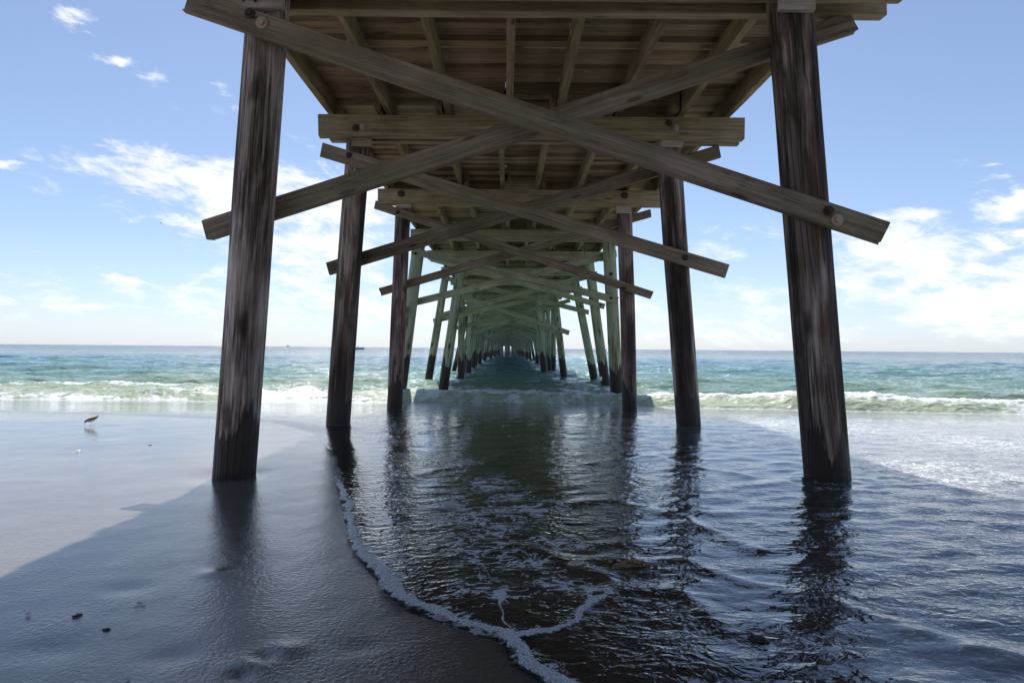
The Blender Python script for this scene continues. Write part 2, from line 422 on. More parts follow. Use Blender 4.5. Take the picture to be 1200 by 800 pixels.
rr = random.Random(5)
npile = 16
for i, y in enumerate(rows[8:]):
    c = axis_x(y)
    for s in (-1, 1):
        bat = rr.choice([0.1, 0.25, 0.4, 0.8]) * s
        mt_ = rr.choice([M['pile_green'], M['pile_green'], M['pile_mixed']])
        pile(Vector((c + s * rr.uniform(2.15, 2.5), y, 4.2)), Vector((c + s * rr.uniform(2.3, 2.55) + bat, y, SEA)), rr.uniform(0.15, 0.175), mt_, -4, 4.28, 100 + npile, SEA); npile += 1
    if i % 2 == 0 and npile < 98:
        s = rr.choice((-1, 1))
        pile(Vector((c + s * 2.5, y + 0.5, 3.9)), Vector((c + s * 3.5, y + 0.7, SEA)), 0.14, M['pile_plum'], -4, 3.93, 300 + i, SEA); npile += 1
    cap_pair(y, M['cap_green'], rr.uniform(-.06, .06))
    for s, off in ((1, -0.235), (-1, 0.235)):
        zt, zb = 3.85 + rr.uniform(-.15, .05), 2.15 + rr.uniform(-.35, .3)
        beam('cross_brace', (c - s * 2.75, y + off, zt), (c + s * (2.7 + rr.uniform(-.1, .25)), y + off, zb), 0.19, 0.085, M['brace_green'], pier)
# the rest of the pier, too far to tell bent from bent
fbm_ = bmesh.new()
def addm(b_):
    me = bpy.data.meshes.new('t'); b_.to_mesh(me); b_.free(); fbm_.from_mesh(me); bpy.data.meshes.remove(me)
far_rows = []; y = rows[-1] + 4.4
while y < 400: far_rows.append(y); y += 4.4
far_rows = far_rows[:]
for y in far_rows:
    c = axis_x(y)
    for s in (-1, 1):
        a, b_ = Vector((c + s * 2.3, y, 4.28)), Vector((c + s * 2.6, y, -2)); q = beam_bm((b_ - a).length, 0.3, 0.3, ch=0.08, warp=0, segs=1); q.transform(axes_matrix(a, b_, Vector((0, 1, 0)))); addm(q)
        a, b_ = Vector((c - s * 2.75, y + s * .23, 3.8)), Vector((c + s * 2.7, y + s * .23, 2.1)); q = beam_bm((b_ - a).length, 0.19, 0.085, warp=0, segs=1); q.transform(axes_matrix(a, b_, Vector((0, 1, 0)))); addm(q)
    a, b_ = Vector((c - CAP_HALF, y, 4.12)), Vector((c + CAP_HALF, y, 4.12))
    q = beam_bm((6.5), 0.32, 0.32, ch=0.08, warp=0, segs=1); q.transform(axes_matrix(Vector((c - 0.7, y, 4.28)), Vector((c - 0.4, y, -2)), Vector((0, 1, 0))))
    q.transform(Matrix.Translation((rr.uniform(-0.5, 1.6), 0, 0)))
    if y > 240: addm(q)
    else: q.free()
    q = beam_bm((b_ - a).length, 0.3, 0.5, warp=0, segs=1); q.transform(axes_matrix(a, b_, Vector((0, 1, 0)))); addm(q)
mesh_obj('far_trestle', fbm_, M['brace_green'], smooth=False, parent=pier, world=Matrix.Identity(4), kind='stuff')
# one bent standing on the sand behind the photographer, holding up the deck overhead
for y in (1.55, -2.7):
    c = axis_x(y)
    for s in (-1, 1):
        pile(Vector((c + s * 2.42, y, 4.2)), Vector((c + s * 2.56, y, 0)), 0.172, M['pile_grey'], -1.5, 4.28, 900 + s, 0.0)
    cap_pair(y, M['cap'])
print('piles', npile)

# pale packing blocks under the shoreward cap, on the face of the piles
def block(px, py, Y, w, h, mat, parent=pier, d=0.06, label=None):
    q = P(px, py, Y)
    return beam('packing_block', q - Vector((w / 2, 0, 0)), q + Vector((w / 2, 0, 0)), h, d, mat, parent, warp=0, label=label)
block(300, 2, 5.8 - 0.20, 0.46, 0.14, M['block'])
block(933.5, -2, 5.8 - 0.215, 0.29, 0.22, M['block'])
bolt(bpy.data.objects['packing_block'], P(285, 0, 5.565), 0.012, 0.02); bolt(bpy.data.objects['packing_block'], P(299, 1, 5.565), 0.012, 0.02)
block(787.5, 166, 9.6 - 0.20, 0.30, 0.15, M['block'])
block(424, 167, 9.6 - 0.205, 0.27, 0.12, M['cap'])
block(473, 241, 13.95 - 0.19, 0.30, 0.12, M['block'])
block(730.5, 245, 13.95 - 0.19, 0.30, 0.17, M['block'])
block(677, 307, 22.6 - 0.25, 0.24, 0.24, M['block_rust'], label='orange rust stained block under a cap beam')

# joists, bay by bay, lapped beside each other over the caps
JX = [-2.80, -2.04, -1.22, -0.36, 0.34, 1.16, 2.04, 2.74]
JB, JH = CAP_T + 0.066, 0.25
lim = 11
bays = [-7.0, -2.7, 1.55] + rows + far_rows
stuff_bm = bmesh.new()
for bi in range(len(bays) - 1):
    y0, y1 = bays[bi], bays[bi + 1]
    alt = 0.055 if bi % 2 else -0.055
    for k, jx in enumerate(JX):
        a = Vector((axis_x(y0) + jx + alt + rr.uniform(-.02, .02), y0 - 0.34, JB + JH / 2)); b_ = Vector((axis_x(y1) + jx + alt + rr.uniform(-.02, .02), y1 + 0.34, JB + JH / 2))
        if k in (0, 7):
            a.x = axis_x(y0) + jx + (0.0 if bi % 2 else 0.0); b_.x = axis_x(y1) + jx; a.y = y0 + 0.003; b_.y = y1 - 0.003
        if bi <= lim:
            beam('joist', a, b_, JH, 0.088, M['joist'], pier, side=Vector((1, 0, 0)), warp=0.01)
        else:
            tmp = beam_bm((b_ - a).length, JH, 0.088, seed=bi * 9 + k, warp=0.0)
            tmp.transform(axes_matrix(a, b_, Vector((1, 0, 0)))); me = bpy.data.meshes.new('t'); tmp.to_mesh(me); tmp.free(); stuff_bm.from_mesh(me); bpy.data.meshes.remove(me)
mesh_obj('far_joists', stuff_bm, M['joist'], smooth=False, parent=pier, world=Matrix.Identity(4), kind='stuff')
# end blocking between joists above the caps
for bi, y in enumerate(rows[:6]):
    for k in range(7):
        if rr.random() < 0.55:
            x0 = axis_x(y) + JX[k] + 0.12; x1 = axis_x(y) + JX[k + 1] - 0.12
            if rr.random() < 0.5: x1 = x0 + (x1 - x0)
            beam('blocking', (x0, y + 0.1, JB + 0.11), (x1, y + 0.1, JB + 0.11), 0.19, 0.045, M['joist'], pier, warp=0)

# deck boards, laid crosswise with open gaps
def deck():
    vs, fs = [], []
    y = -7.2; top = JB + JH + 0.001; th = 0.038
    while y < far_rows[-1] + 1.0:
        w = rr.uniform(0.136, 0.142); g = rr.choice([0.006, 0.009, 0.012, 0.015, 0.022]) if y < 40 else 0.006
        c = axis_x(y)
        x0 = c - 2.95 + rr.uniform(-.025, .025); x1 = c + 2.93 + rr.uniform(-.025, .025)
        segs = [(x0, x1)]
        if rr.random() < 0.5:
            j = c + JX[rr.randrange(2, 6)]; segs = [(x0, j - 0.002), (j + 0.002, x1)]
        for (a, b_) in segs:
            n = len(vs); dz = rr.uniform(-0.001, 0.004)
            zz0, zz1 = top + 0.002 + dz * 0.3, top + 0.002 + th + dz
            vs += [(a, y, zz0), (b_, y, zz0), (b_, y + w, zz0), (a, y + w, zz0), (a, y, zz1), (b_, y, zz1), (b_, y + w, zz1), (a, y + w, zz1)]
            fs += [(n, n + 3, n + 2, n + 1), (n + 4, n + 5, n + 6, n + 7), (n, n + 1, n + 5, n + 4), (n + 1, n + 2, n + 6, n + 5), (n + 2, n + 3, n + 7, n + 6), (n + 3, n, n + 4, n + 7)]
        y += w + g
    me = bpy.data.meshes.new('deck'); me.from_pydata(vs, [], fs); me.update()
    return mesh_obj('deck', me, M['deck'], smooth=False, parent=pier, world=Matrix.Identity(4))
deck()
# railing along both edges of the deck (above the picture; its shadow edges the sand)
for s in (-1, 1):
    bm = bmesh.new()
    def addb(a, b_, h, w, side):
        t_ = beam_bm((b_ - a).length, h, w, seed=3, warp=0, segs=1); t_.transform(axes_matrix(a, b_, side)); me = bpy.data.meshes.new('t'); t_.to_mesh(me); t_.free(); bm.from_mesh(me); bpy.data.meshes.remove(me)
    y = -6.5; T = JB + JH + 0.045
    while y < rows[-1]:
        x = axis_x(y) + s * 2.86
        addb(Vector((x, y, T + 0.002)), Vector((x + 0.0001, y, T + 1.05)), 0.09, 0.09, Vector((0, 1, 0))); y += 2.15
    for z, h, w in ((1.07, 0.04, 0.15), (0.72, 0.14, 0.035), (0.40, 0.14, 0.035)):
        ox = s * (2.86 if h == 0.04 else 2.80)
        addb(Vector((axis_x(-7) + ox, -7, T + z)), Vector((axis_x(rows[-1]) + ox, rows[-1], T + z)), h, w, Vector((1, 0, 0)))
    mesh_obj('railing', bm, M['brace'], smooth=False, parent=pier, world=Matrix.Identity(4))

# small green board hung below the deck beside the fourth bent
gb = beam('hanging_board', P(679.3, 315.8, 21.6), P(686.2, 313.6, 21.6), 0.17, 0.03, M['greenboard'], None, warp=0, label='small dark green board hanging under the pier by a green pile', cat='board')
cb = bmesh.new(); bmesh.ops.create_cone(cb, cap_ends=True, segments=8, radius1=0.008, radius2=0.008, depth=1.28)
mesh_obj('cord', cb, M['rust'], parent=gb, world=Matrix.Translation(P(685.3, 313.5, 21.6) + Vector((0, 0, 0.72))))

# ------------------------------------------------------------------ SAND
def grid_mesh(name, X, Y, Z, attrs=None):
    nr, nc = X.shape
    me = bpy.data.meshes.new(name)
    co = np.empty((nr * nc, 3), np.float32); co[:, 0] = X.ravel(); co[:, 1] = Y.ravel(); co[:, 2] = Z.ravel()
    idx = np.arange(nr * nc).reshape(nr, nc)
    q = np.stack([idx[:-1, :-1], idx[:-1, 1:], idx[1:, 1:], idx[1:, :-1]], -1).reshape(-1, 4)
    me.vertices.add(nr * nc); me.vertices.foreach_set('co', co.ravel())
    me.loops.add(q.size); me.loops.foreach_set('vertex_index', q.ravel().astype(np.int32))
    me.polygons.add(len(q)); me.polygons.foreach_set('loop_start', np.arange(0, q.size, 4, dtype=np.int32))
    me.update(calc_edges=True)
    for k, a in (attrs or {}).items():
        at = me.attributes.new(k, 'FLOAT', 'POINT'); at.data.foreach_set('value', a.ravel().astype(np.float32))
    return me
def geo_axis(a, b, first, ratio):
    ys = [a]; st = first
    while ys[-1] < b: ys.append(ys[-1] + st); st *= ratio
    return np.array(ys)

def seg_dist(px, py, poly):
    d = np.full(px.shape, 1e9)
    for (a, b_) in zip(poly, poly[1:]):
        ax, ay = a; bx, by = b_
        dx, dy = bx - ax, by - ay; L = dx * dx + dy * dy + 1e-12
        t = np.clip(((px - ax) * dx + (py - ay) * dy) / L, 0, 1)
        d = np.minimum(d, np.hypot(px - ax - t * dx, py - ay - t * dy))
    return d
# the edge of the thin sheet of swash water, as ground points
edge_px = [(0, 479), (120, 483), (250, 490), (330, 496), (372, 506), (398, 530), (410, 565), (411, 600), (424, 640), (448, 672), (462, 692), (492, 712), (530, 728), (570, 742), (600, 750), (616, 775), (652, 798)]
edge = [tuple(G(a, b_).xy) for a, b_ in edge_px]
edge = [(-60, 11.9)] + edge + [(0.42, 1.9), (0.8, 1.55), (1.5, 1.2), (3.5, 0.7), (9, 0.2), (60, -3)]
def inside(px, py, poly):
    c = np.zeros(px.shape, bool); n = len(poly)
    for i in range(n):
        x1, y1 = poly[i]; x2, y2 = poly[(i + 1) % n]
        cond = ((y1 > py) != (y2 > py)); xi = (x2 - x1) * (py - y1) / (y2 - y1 + 1e-12) + x1
        c ^= cond & (px < xi)
    return c
def edge_sd(x, y):
    w = 0.03 * fbm(x * 3, y * 3, 3); w2 = 0.03 * fbm(x * 3 + 50, y * 3, 3)
    xs, ys = x + w, y + w2
    d = seg_dist(xs, ys, edge); ins = inside(xs, ys, edge + [(60, 60), (-60, 60)])
    return np.where(ins, d, -d)

ysand = np.concatenate([-np.array([400, 150, 70, 40, 25, 15, 10, 6, 3, 1, 0])[0:0:-1] if False else np.array([-400, -150, -70, -40, -25, -15, -10, -6, -3, -1, 0.2]), geo_axis(0.8, 20, 0.012, 1.009), np.array([23, 28, 36, 50, 80, 140, 250])])
u = np.concatenate([-np.array([400, 100, 30, 12, 6, 3.5, 2.2, 1.6]), np.linspace(-1.25, 1.25, 330), np.array([1.6, 2.2, 3.5, 6, 12, 30, 100, 400])])
UU, YS = np.meshgrid(u, ysand)
XS = UU * np.clip(np.abs(YS) * 0.8, 1.6, 16.0)
ZS = sand_z(XS, YS)
ZS += 0.004 * fbm(XS * 3, YS * 3, 3) * (np.abs(YS) < 18)
# scour hollows and small ridges
for (px_, py_, r_, a_) in ((150, 690, 0.10, -0.006), (60, 760, 0.12, -0.007), (200, 770, 0.09, -0.006), (420, 760, 0.08, -0.006), (310, 770, 0.045, -0.016), (283, 791, 0.04, -0.014), (335, 762, 0.07, 0.012), (252, 673, 0.07, 0.012), (293, 778, 0.10, 0.01)):
    g = G(px_, py_); ZS += a_ * np.exp(-(((XS - g.x) / r_) ** 2 + ((YS - g.y) / (r_ * 0.8)) ** 2))
for (gx, gy) in ((-2.37, 5.8), (2.72, 5.8), (-2.4, 9.6), (2.5, 9.6)):
    d = np.hypot(XS - gx, YS - gy); ZS += -0.02 * np.exp(-((d - 0.1) / 0.22) ** 2)

m, t, out = new_mat('wet_sand')
tc = t.node('ShaderNodeTexCoord'); v = tc.outputs['Object']
sx = t.node('ShaderNodeSeparateXYZ', {0: v})
grain = t.noise(v, 420, 3, 0.7); med = t.noise(t.mapping(v, (1, 0.8, 1)), 55, 4, 0.65); big = t.noise(v, 1.2, 5, 0.55); patch = t.noise(v, 0.35, 4, 0.6)
fine = t.noise(t.mapping(v, (1, 0.7, 1)), 95, 3, 0.65, 0.4)
c = t.mix(grain, (0.09, 0.076, 0.066), (0.21, 0.18, 0.158))
c = t.mix(t.maprange(big, 0.35, 0.7), c, (0.16, 0.138, 0.12))
spk = t.node('ShaderNodeTexVoronoi', {'Vector': v, 'Scale': 30.0}); sp = t.math('MULTIPLY', t.maprange(spk.outputs['Distance'], 0.05, 0.09, 1.0, 0.0), t.maprange(t.node('ShaderNodeSeparateColor', {0: spk.outputs['Color']}).outputs[0], 0.90, 0.92))
c = t.mix(sp, c, (0.5, 0.46, 0.4))
fine = t.noise(t.mapping(v, (1, 0.55, 1)), 120, 3, 0.65, 0.4)
rpl = t.noise(t.mapping(v, (0.9, 0.8, 1)), 62, 2, 0.5, 0.2)
wet = t.maprange(patch, 0.38, 0.62, 0.0, 1.0, True)
nwa = t.node('ShaderNodeAttribute', attribute_name='near_water').outputs['Fac']
pat2 = t.maprange(t.noise(t.mapping(v, (1, 0.7, 1)), 1.6, 4, 0.65), 0.36, 0.62, 0.15, 1.0, True)
fine2 = t.noise(t.mapping(v, (1, 0.8, 1)), 135, 3, 0.6, 0.2)
hgt = t.math('ADD', t.math('MULTIPLY', grain, 0.06), t.math('ADD', t.math('MULTIPLY', rpl, t.math('MULTIPLY', pat2, 0.85)), t.math('MULTIPLY', fine2, 0.34)))
c = t.mix(t.math('MULTIPLY', nwa, 0.55), c, (0.03, 0.026, 0.024))
bp = t.bump(hgt, t.math('MULTIPLY', t.maprange(wet, 0, 1, 1.0, 0.8), t.math('ADD', t.maprange(sx.outputs[1], 2.0, 8.0, 0.40, 0.09), t.math('MULTIPLY', nwa, 0.16))), 0.010)
fr = t.node('ShaderNodeFresnel', {'IOR': 1.7, 'Normal': bp}).outputs[0]
dfs = t.node('ShaderNodeBsdfDiffuse', {'Color': c, 'Normal': bp})
gls = t.node('ShaderNodeBsdfGlossy', {'Color': (1, 1, 1, 1), 'Roughness': t.maprange(wet, 0, 1, 0.10, 0.04), 'Normal': bp})
p = t.node('ShaderNodeMixShader', {0: fr, 1: dfs.outputs[0], 2: gls.outputs[0]})
t.l.new(p.outputs[0], out.inputs[0]); M['sand'] = m
SAND_ARGS = (XS.copy(), YS.copy(), ZS.copy())

NWs = np.exp(-np.clip(-edge_sd(SAND_ARGS[0], SAND_ARGS[1]), 0, 50) / 0.7)
mesh_obj('wet_sand', grid_mesh('wet_sand', *SAND_ARGS, {'near_water': NWs}), M['sand'], kind='structure')

# ------------------------------------------------------------------ SWASH (thin sheet of water running over the sand)
def yfoot(x):
    # where the breaking wave meets the swash
    base = np.interp(x, [-40, -13, -7.5, -3.2, -1.5, 0.8, 2.6, 4.5, 7, 11.5, 20, 40], [17.6, 17.3, 17.0, 17.1, 16.6, 16.5, 16.6, 16.2, 15.2, 14.6, 14.0, 13.5])
    return base + 0.35 * fbm(x * 0.6, x * 0 + 3.3, 3) + 0.10 * fbm(x * 3.0, x * 0 + 8.3, 2)
yw = geo_axis(0.9, 18.6, 0.009, 1.0068)
uw = np.concatenate([-np.array([30, 12, 6, 3, 2, 1.5]), np.linspace(-1.15, 1.15, 620), np.array([1.5, 2, 3, 6, 12, 30])])
UU, YW = np.meshgrid(uw, yw)
XW = UU * np.clip(YW * 0.8, 1.6, 15.0)
sd = edge_sd(XW, YW)
base = sand_z(XW, YW)
rip_amp = np.clip(sd * 1.6, 0, 1)
# running ripples: crossing families of short waves, longer further out
def rip(x, y):
    s = 0
    rq = np.random.default_rng(3)
    for i in range(34):
        lam = 0.07 * 1.13 ** (i % 17) ; th = math.radians(rq.normal(100, 32)); k = 2 * math.pi / lam
        ph = rq.uniform(0, 6.28); wob = 1.6 * fbm(x * 0.9 / (lam * 6) + i * 7, y * 0.9 / (lam * 6), 2)
        s = s + lam * 0.012 * np.sin(k * (x * math.cos(th) + y * math.sin(th)) + ph + wob * 2.0) * (0.6 + 1.2 * fbm(x * 0.7 + i * 3, y * 0.7, 2))
    return s
RP = rip(XW, YW)
resfade = np.clip(1.25 - YW / 16.0, 0.35, 1)
right = sstep(-1.2, 1.6, XW - 0.02 * YW)
ZW = base + np.clip(sd * 0.06, -0.03, 0.012) + 0.003 + RP * rip_amp * resfade * (0.16 + 0.26 * right)
# small steps (fronts of successive sheets of water)
fronts = [
    [(720, 663), (800, 662), (880, 690), (960, 706), (1040, 735), (1120, 760), (1200, 780)],
    [(690, 545), (760, 535), (820, 548), (875, 560)],
    [(860, 575), (960, 560), (1060, 562), (1200, 590)],
    [(480, 560), (560, 545), (610, 528)],
    [(560, 640), (640, 652), (720, 690), (800, 700), (850, 740)],
    [(640, 596), (720, 588), (800, 610), (880, 650)],
    [(410, 500), (470, 512), (545, 498)],
]
FR = np.zeros_like(XW)
for f in fronts:
    pts = [tuple(G(a, b_).xy) for a, b_ in f]
    wd = 0.035 + 0.006 * pts[0][1]
    xs = XW + 0.05 * fbm(XW * 4, YW * 4, 2) * YW / 3; ys = YW + 0.06 * fbm(XW * 4 + 9, YW * 4, 2) * YW / 3
    d = seg_dist(xs, ys, pts)
    ZW += 0.009 * np.exp(-(d / wd) ** 2); FR = np.maximum(FR, np.exp(-(d / (wd * 1.1)) ** 2))
# foam amount on the swash
F = np.zeros_like(XW)
for (gx, gy) in ((2.70, 5.75), (2.50, 9.6), (-2.42, 9.6), (-2.42, 13.95), (2.42, 13.95)):
    d_ = np.hypot(XW - gx, YW - gy); F = np.maximum(F, 0.55 * np.exp(-((d_ - 0.22) / 0.07) ** 2)); ZW += 0.006 * np.cos(d_ * 38) * np.exp(-d_ / 0.35) * (d_ < 1.5)
def blobs(F, lst, amt):
    for (px_, py_, rx, ry) in lst:
        g = G(px_, py_); sc_ = g.y / 800
        gx, gy = (XW - g.x) / (rx * sc_), (YW - g.y) / (ry * sc_ * g.y / 1.09)
        F = np.maximum(F, amt * np.exp(-(gx ** 2 + gy ** 2)))
    return F
F = blobs(F, [(575, 570, 45, 14), (600, 585, 40, 14), (560, 612, 45, 20), (590, 625, 35, 22), (575, 655, 60, 22), (620, 665, 60, 15), (560, 690, 50, 14), (590, 700, 40, 12), (655, 690, 45, 10), (690, 700, 30, 14), (530, 590, 30, 22), (640, 640, 60, 10), (540, 520, 14, 34), (535, 545, 30, 12), (620, 600, 70, 20), (560, 640, 80, 25)], 0.88)
F = blobs(F, [(1100, 760, 90, 18), (1060, 790, 60, 12), (1150, 640, 80, 30), (1180, 700, 60, 20), (700, 720, 40, 14), (850, 665, 60, 6), (1090, 740, 30, 40), (960, 690, 60, 8), (1120, 680, 90, 20)], 0.55)
F = blobs(F, [(1080, 590, 70, 7), (1120, 575, 90, 6), (1000, 575, 60, 5), (1180, 560, 60, 10), (1140, 602, 60, 6), (1080, 545, 100, 14), (950, 500, 120, 14), (1150, 520, 90, 14), (1100, 560, 140, 16)], 0.62)
F = blobs(F, [(340, 512, 60, 4), (250, 478, 80, 5), (430, 488, 60, 5), (500, 490, 40, 6)], 0.5)
F = np.maximum(F, 0.5 * FR * (0.4 + fbm(XW * 1.3, YW * 1.3, 2)))
rib = [tuple(G(a, b_).xy) for a, b_ in [(408, 592), (412, 625), (424, 650), (446, 672), (464, 698), (492, 712), (528, 726), (566, 742), (592, 748), (622, 782), (650, 798)]]
dr = seg_dist(XW, YW, rib); F = np.maximum(F, np.where(sd > -0.05, 0.85 * np.exp(-(dr / 0.085) ** 2), 0))
rib2 = [tuple(G(a, b_).xy) for a, b_ in [(592, 748), (622, 745), (660, 738), (676, 727), (682, 716), (700, 706), (716, 698)]]
F = np.maximum(F, 0.75 * np.exp(-(seg_dist(XW, YW, rib2) / 0.05) ** 2))
for lp in ([(455, 620), (520, 600), (590, 596), (650, 612)], [(470, 560), (540, 556), (600, 575), (612, 590), (560, 605)], [(500, 655), (560, 640), (620, 652), (700, 640)], [(520, 700), (575, 688), (640, 700)], [(900, 600), (980, 615), (1080, 640), (1190, 650)], [(1010, 700), (1080, 745), (1110, 790)], [(830, 720), (900, 735), (980, 770)]):
    lw_ = [tuple(G(a, b_).xy) for a, b_ in lp]; xs = XW + 0.25 * fbm(XW * 2.2, YW * 2.2, 3); ys_ = YW + 0.25 * fbm(XW * 2.2 + 7, YW * 2.2, 3)
    F = np.maximum(F, 0.72 * np.exp(-(seg_dist(xs, ys_, lw_) / (0.018 * lw_[0][1])) ** 2))
tf = YW - yfoot(XW)
F = np.maximum(F, 0.75 * np.exp(-((tf + 0.2) / 0.35) ** 2)); F = np.maximum(F, 0.5 * np.exp(-((tf + 0.6) / 0.7) ** 2))

m, t, out = new_mat('swash_water')
tc = t.node('ShaderNodeTexCoord'); v = tc.outputs['Object']
fo = t.node('ShaderNodeAttribute', attribute_name='foam').outputs['Fac']
n1 = t.noise(t.mapping(v, (1, 0.9, 1)), 40, 2, 0.5, 0.5); n2 = t.noise(t.mapping(v, (0.7, 1.1, 1)), 15, 2, 0.5, 0.9)
hgt = t.math('ADD', t.math('MULTIPLY', n1, 0.30), n2)
calm = t.node('ShaderNodeAttribute', attribute_name='calm').outputs['Fac']; mk = t.node('ShaderNodeAttribute', attribute_name='milk').outputs['Fac']
smooth_p = t.maprange(t.noise(t.mapping(v, (0.7, 1.2, 1)), 0.9, 3, 0.55, 0.6), 0.36, 0.60, 0.35, 1.05, True)
bp = t.bump(hgt, t.math('MULTIPLY', smooth_p, t.maprange(calm, 0, 1, 0.58, 0.25)), 0.019)
lace = t.noise(t.mapping(v, (0.7, 1.1, 1)), 13, 7, 0.70, 1.0)
bub = t.node('ShaderNodeTexVoronoi', {'Vector': v, 'Scale': 95.0}).outputs['Distance']
fil = t.maprange(t.math('ABSOLUTE', t.math('SUBTRACT', t.noise(t.mapping(v, (0.7, 1.1, 1)), 7.5, 4, 0.6, 1.3), 0.5)), 0.0, 0.07, 1.0, 0.0)
f1 = t.math('ADD', t.math('MULTIPLY', fo, 0.45), t.math('ADD', t.math('MULTIPLY', t.math('SUBTRACT', lace, 0.5), 1.1), t.math('MULTIPLY', t.math('SUBTRACT', fil, 0.3), 0.30)))
f1 = t.math('SUBTRACT', f1, t.math('MULTIPLY', bub, 0.10))
fm = t.maprange(f1, 0.27, 0.44, 0.0, 0.86, True)
fm = t.math('MULTIPLY', fm, t.maprange(fo, 0.05, 0.25))
lw = t.node('ShaderNodeFresnel', {'IOR': 1.75, 'Normal': bp}).outputs[0]
tr0 = t.node('ShaderNodeBsdfTransparent', {'Color': (0.96, 0.965, 0.96, 1)}); mil = t.node('ShaderNodeBsdfDiffuse', {'Color': (0.44, 0.44, 0.43, 1)})
tr = t.node('ShaderNodeMixShader', {0: t.math('MULTIPLY', mk, t.maprange(lace, 0.3, 0.7, 0.25, 0.75)), 1: tr0.outputs[0], 2: mil.outputs[0]})
gl = t.node('ShaderNodeBsdfGlossy', {'Color': (1, 1, 1, 1), 'Roughness': 0.02, 'Normal': bp})
wat = t.node('ShaderNodeMixShader', {0: lw, 1: tr.outputs[0], 2: gl.outputs[0]})
df = t.node('ShaderNodeBsdfPrincipled', {'Base Color': (0.72, 0.75, 0.78, 1), 'Roughness': 0.5, 'Normal': t.bump(bub, 0.6, 0.006)})
fin = t.node('ShaderNodeMixShader', {0: fm, 1: wat.outputs[0], 2: df.outputs[0]})
t.l.new(fin.outputs[0], out.inputs[0]); M['swash'] = m
CALM = np.clip(sstep(-1.2, -2.6, XW + 0.06 * (YW - 6)) * sstep(4.5, 8.5, YW) + np.exp(-np.clip(sd, 0, 9) / 0.25) * sstep(4.0, 6.0, YW), 0, 1)
MILK = np.clip(0.12 + 0.8 * sstep(1.0, 4.2, XW) * sstep(4.0, 8.0, YW) + 0.5 * sstep(12, 16, YW), 0, 1) * (1 - 0.7 * CALM)
mesh_obj('swash_water', grid_mesh('swash_water', XW, YW, ZW, {'foam': F, 'calm': CALM, 'milk': MILK}), m, kind='structure')

# thick line of foam left at the edge of the swash
m, t, out = new_mat('sea_foam')
tc = t.node('ShaderNodeTexCoord'); v = tc.outputs['Object']
ed = t.node('ShaderNodeAttribute', attribute_name='edge').outputs['Fac']
bub = t.node('ShaderNodeTexVoronoi', {'Vector': v, 'Scale': 110.0}).outputs['Distance']; bub2 = t.node('ShaderNodeTexVoronoi', {'Vector': v, 'Scale': 45.0}).outputs['Distance']
nz = t.noise(v, 26, 5, 0.65)
al = t.math('ADD', t.math('SUBTRACT', t.math('MULTIPLY', ed, 1.25), 0.62), t.math('MULTIPLY', t.math('SUBTRACT', nz, 0.5), 2.2))
al = t.maprange(al, -0.10, 0.22, 0.0, 0.97)
pr = t.node('ShaderNodeBsdfPrincipled', {'Base Color': t.mix(t.maprange(t.math('ADD', bub, t.math('MULTIPLY', nz, 0.6)), 0.35, 0.95), (0.90, 0.92, 0.94), (0.48, 0.50, 0.52)), 'Roughness': 0.35, 'Alpha': al, 'Normal': t.bump(t.math('ADD', bub, bub2), 0.9, 0.008), 'Subsurface Weight': 0.0})
t.l.new(pr.outputs[0], out.inputs[0]); M['foam'] = m
def foam_ribbon(px_pts, widths):
    pts = [G(a, b_, 0.006) for a, b_ in px_pts]
    # resample smoothly
    ctrl = [Vector(p) for p in pts]; path = []; ws = []
    N = 26
    for i in range(len(ctrl) - 1):
        p0 = ctrl[max(i - 1, 0)]; p1 = ctrl[i]; p2 = ctrl[i + 1]; p3 = ctrl[min(i + 2, len(ctrl) - 1)]
        for k in range(N):
            s = k / N
            q = 0.5 * ((2 * p1) + (-p0 + p2) * s + (2 * p0 - 5 * p1 + 4 * p2 - p3) * s * s + (-p0 + 3 * p1 - 3 * p2 + p3) * s ** 3)
            path.append(q); ws.append(widths[i] * (1 - s) + widths[i + 1] * s)
    bmx = bmesh.new(); lay = bmx.verts.layers.float.new('edge'); rows_ = []
    K = 13
    for i, q in enumerate(path):
        tq = (path[min(i + 1, len(path) - 1)] - path[max(i - 1, 0)]).normalized(); nn = Vector((-tq.y, tq.x, 0))
        nzv = mnoise.noise(Vector((q.x * 7, q.y * 7, 3)))
        w = ws[i] * q.y / 800 * (1 + 0.7 * nzv)
        q2 = q + nn * 0.03 * mnoise.noise(Vector((q.x * 9, q.y * 9, 31)))
        row = []
        for k in range(K):
            s = k / (K - 1) * 2 - 1
            zz = (1 - s * s) * min(0.016, w * 0.5) + 0.004 * mnoise.noise(Vector((q.x * 60, q.y * 60, s * 3)))
            vv = bmx.verts.new((q2.x + nn.x * s * w, q2.y + nn.y * s * w * 1.6, sz(q2.x, q2.y) + 0.010 + zz)); endf = min(1, i / 12, (len(path) - 1 - i) / 12)
            vv[lay] = (1 - abs(s) ** 1.5) * (0.35 + 0.65 * endf); row.append(vv)
        rows_.append(row)
    for a, b_ in zip(rows_, rows_[1:]):
        for k in range(K - 1): bmx.faces.new((a[k], a[k + 1], b_[k + 1], b_[k]))
    bmesh.ops.recalc_face_normals(bmx, faces=bmx.faces)
    return bmx
fb = foam_ribbon([(392, 560), (408, 592), (412, 625), (424, 650), (446, 672), (456, 684), (464, 698), (492, 712), (528, 726), (566, 742), (592, 748), (606, 760), (622, 782), (650, 798), (690, 812)], [3, 8, 9, 10, 15, 19, 13, 9, 7, 9, 18, 14, 13, 12, 10])
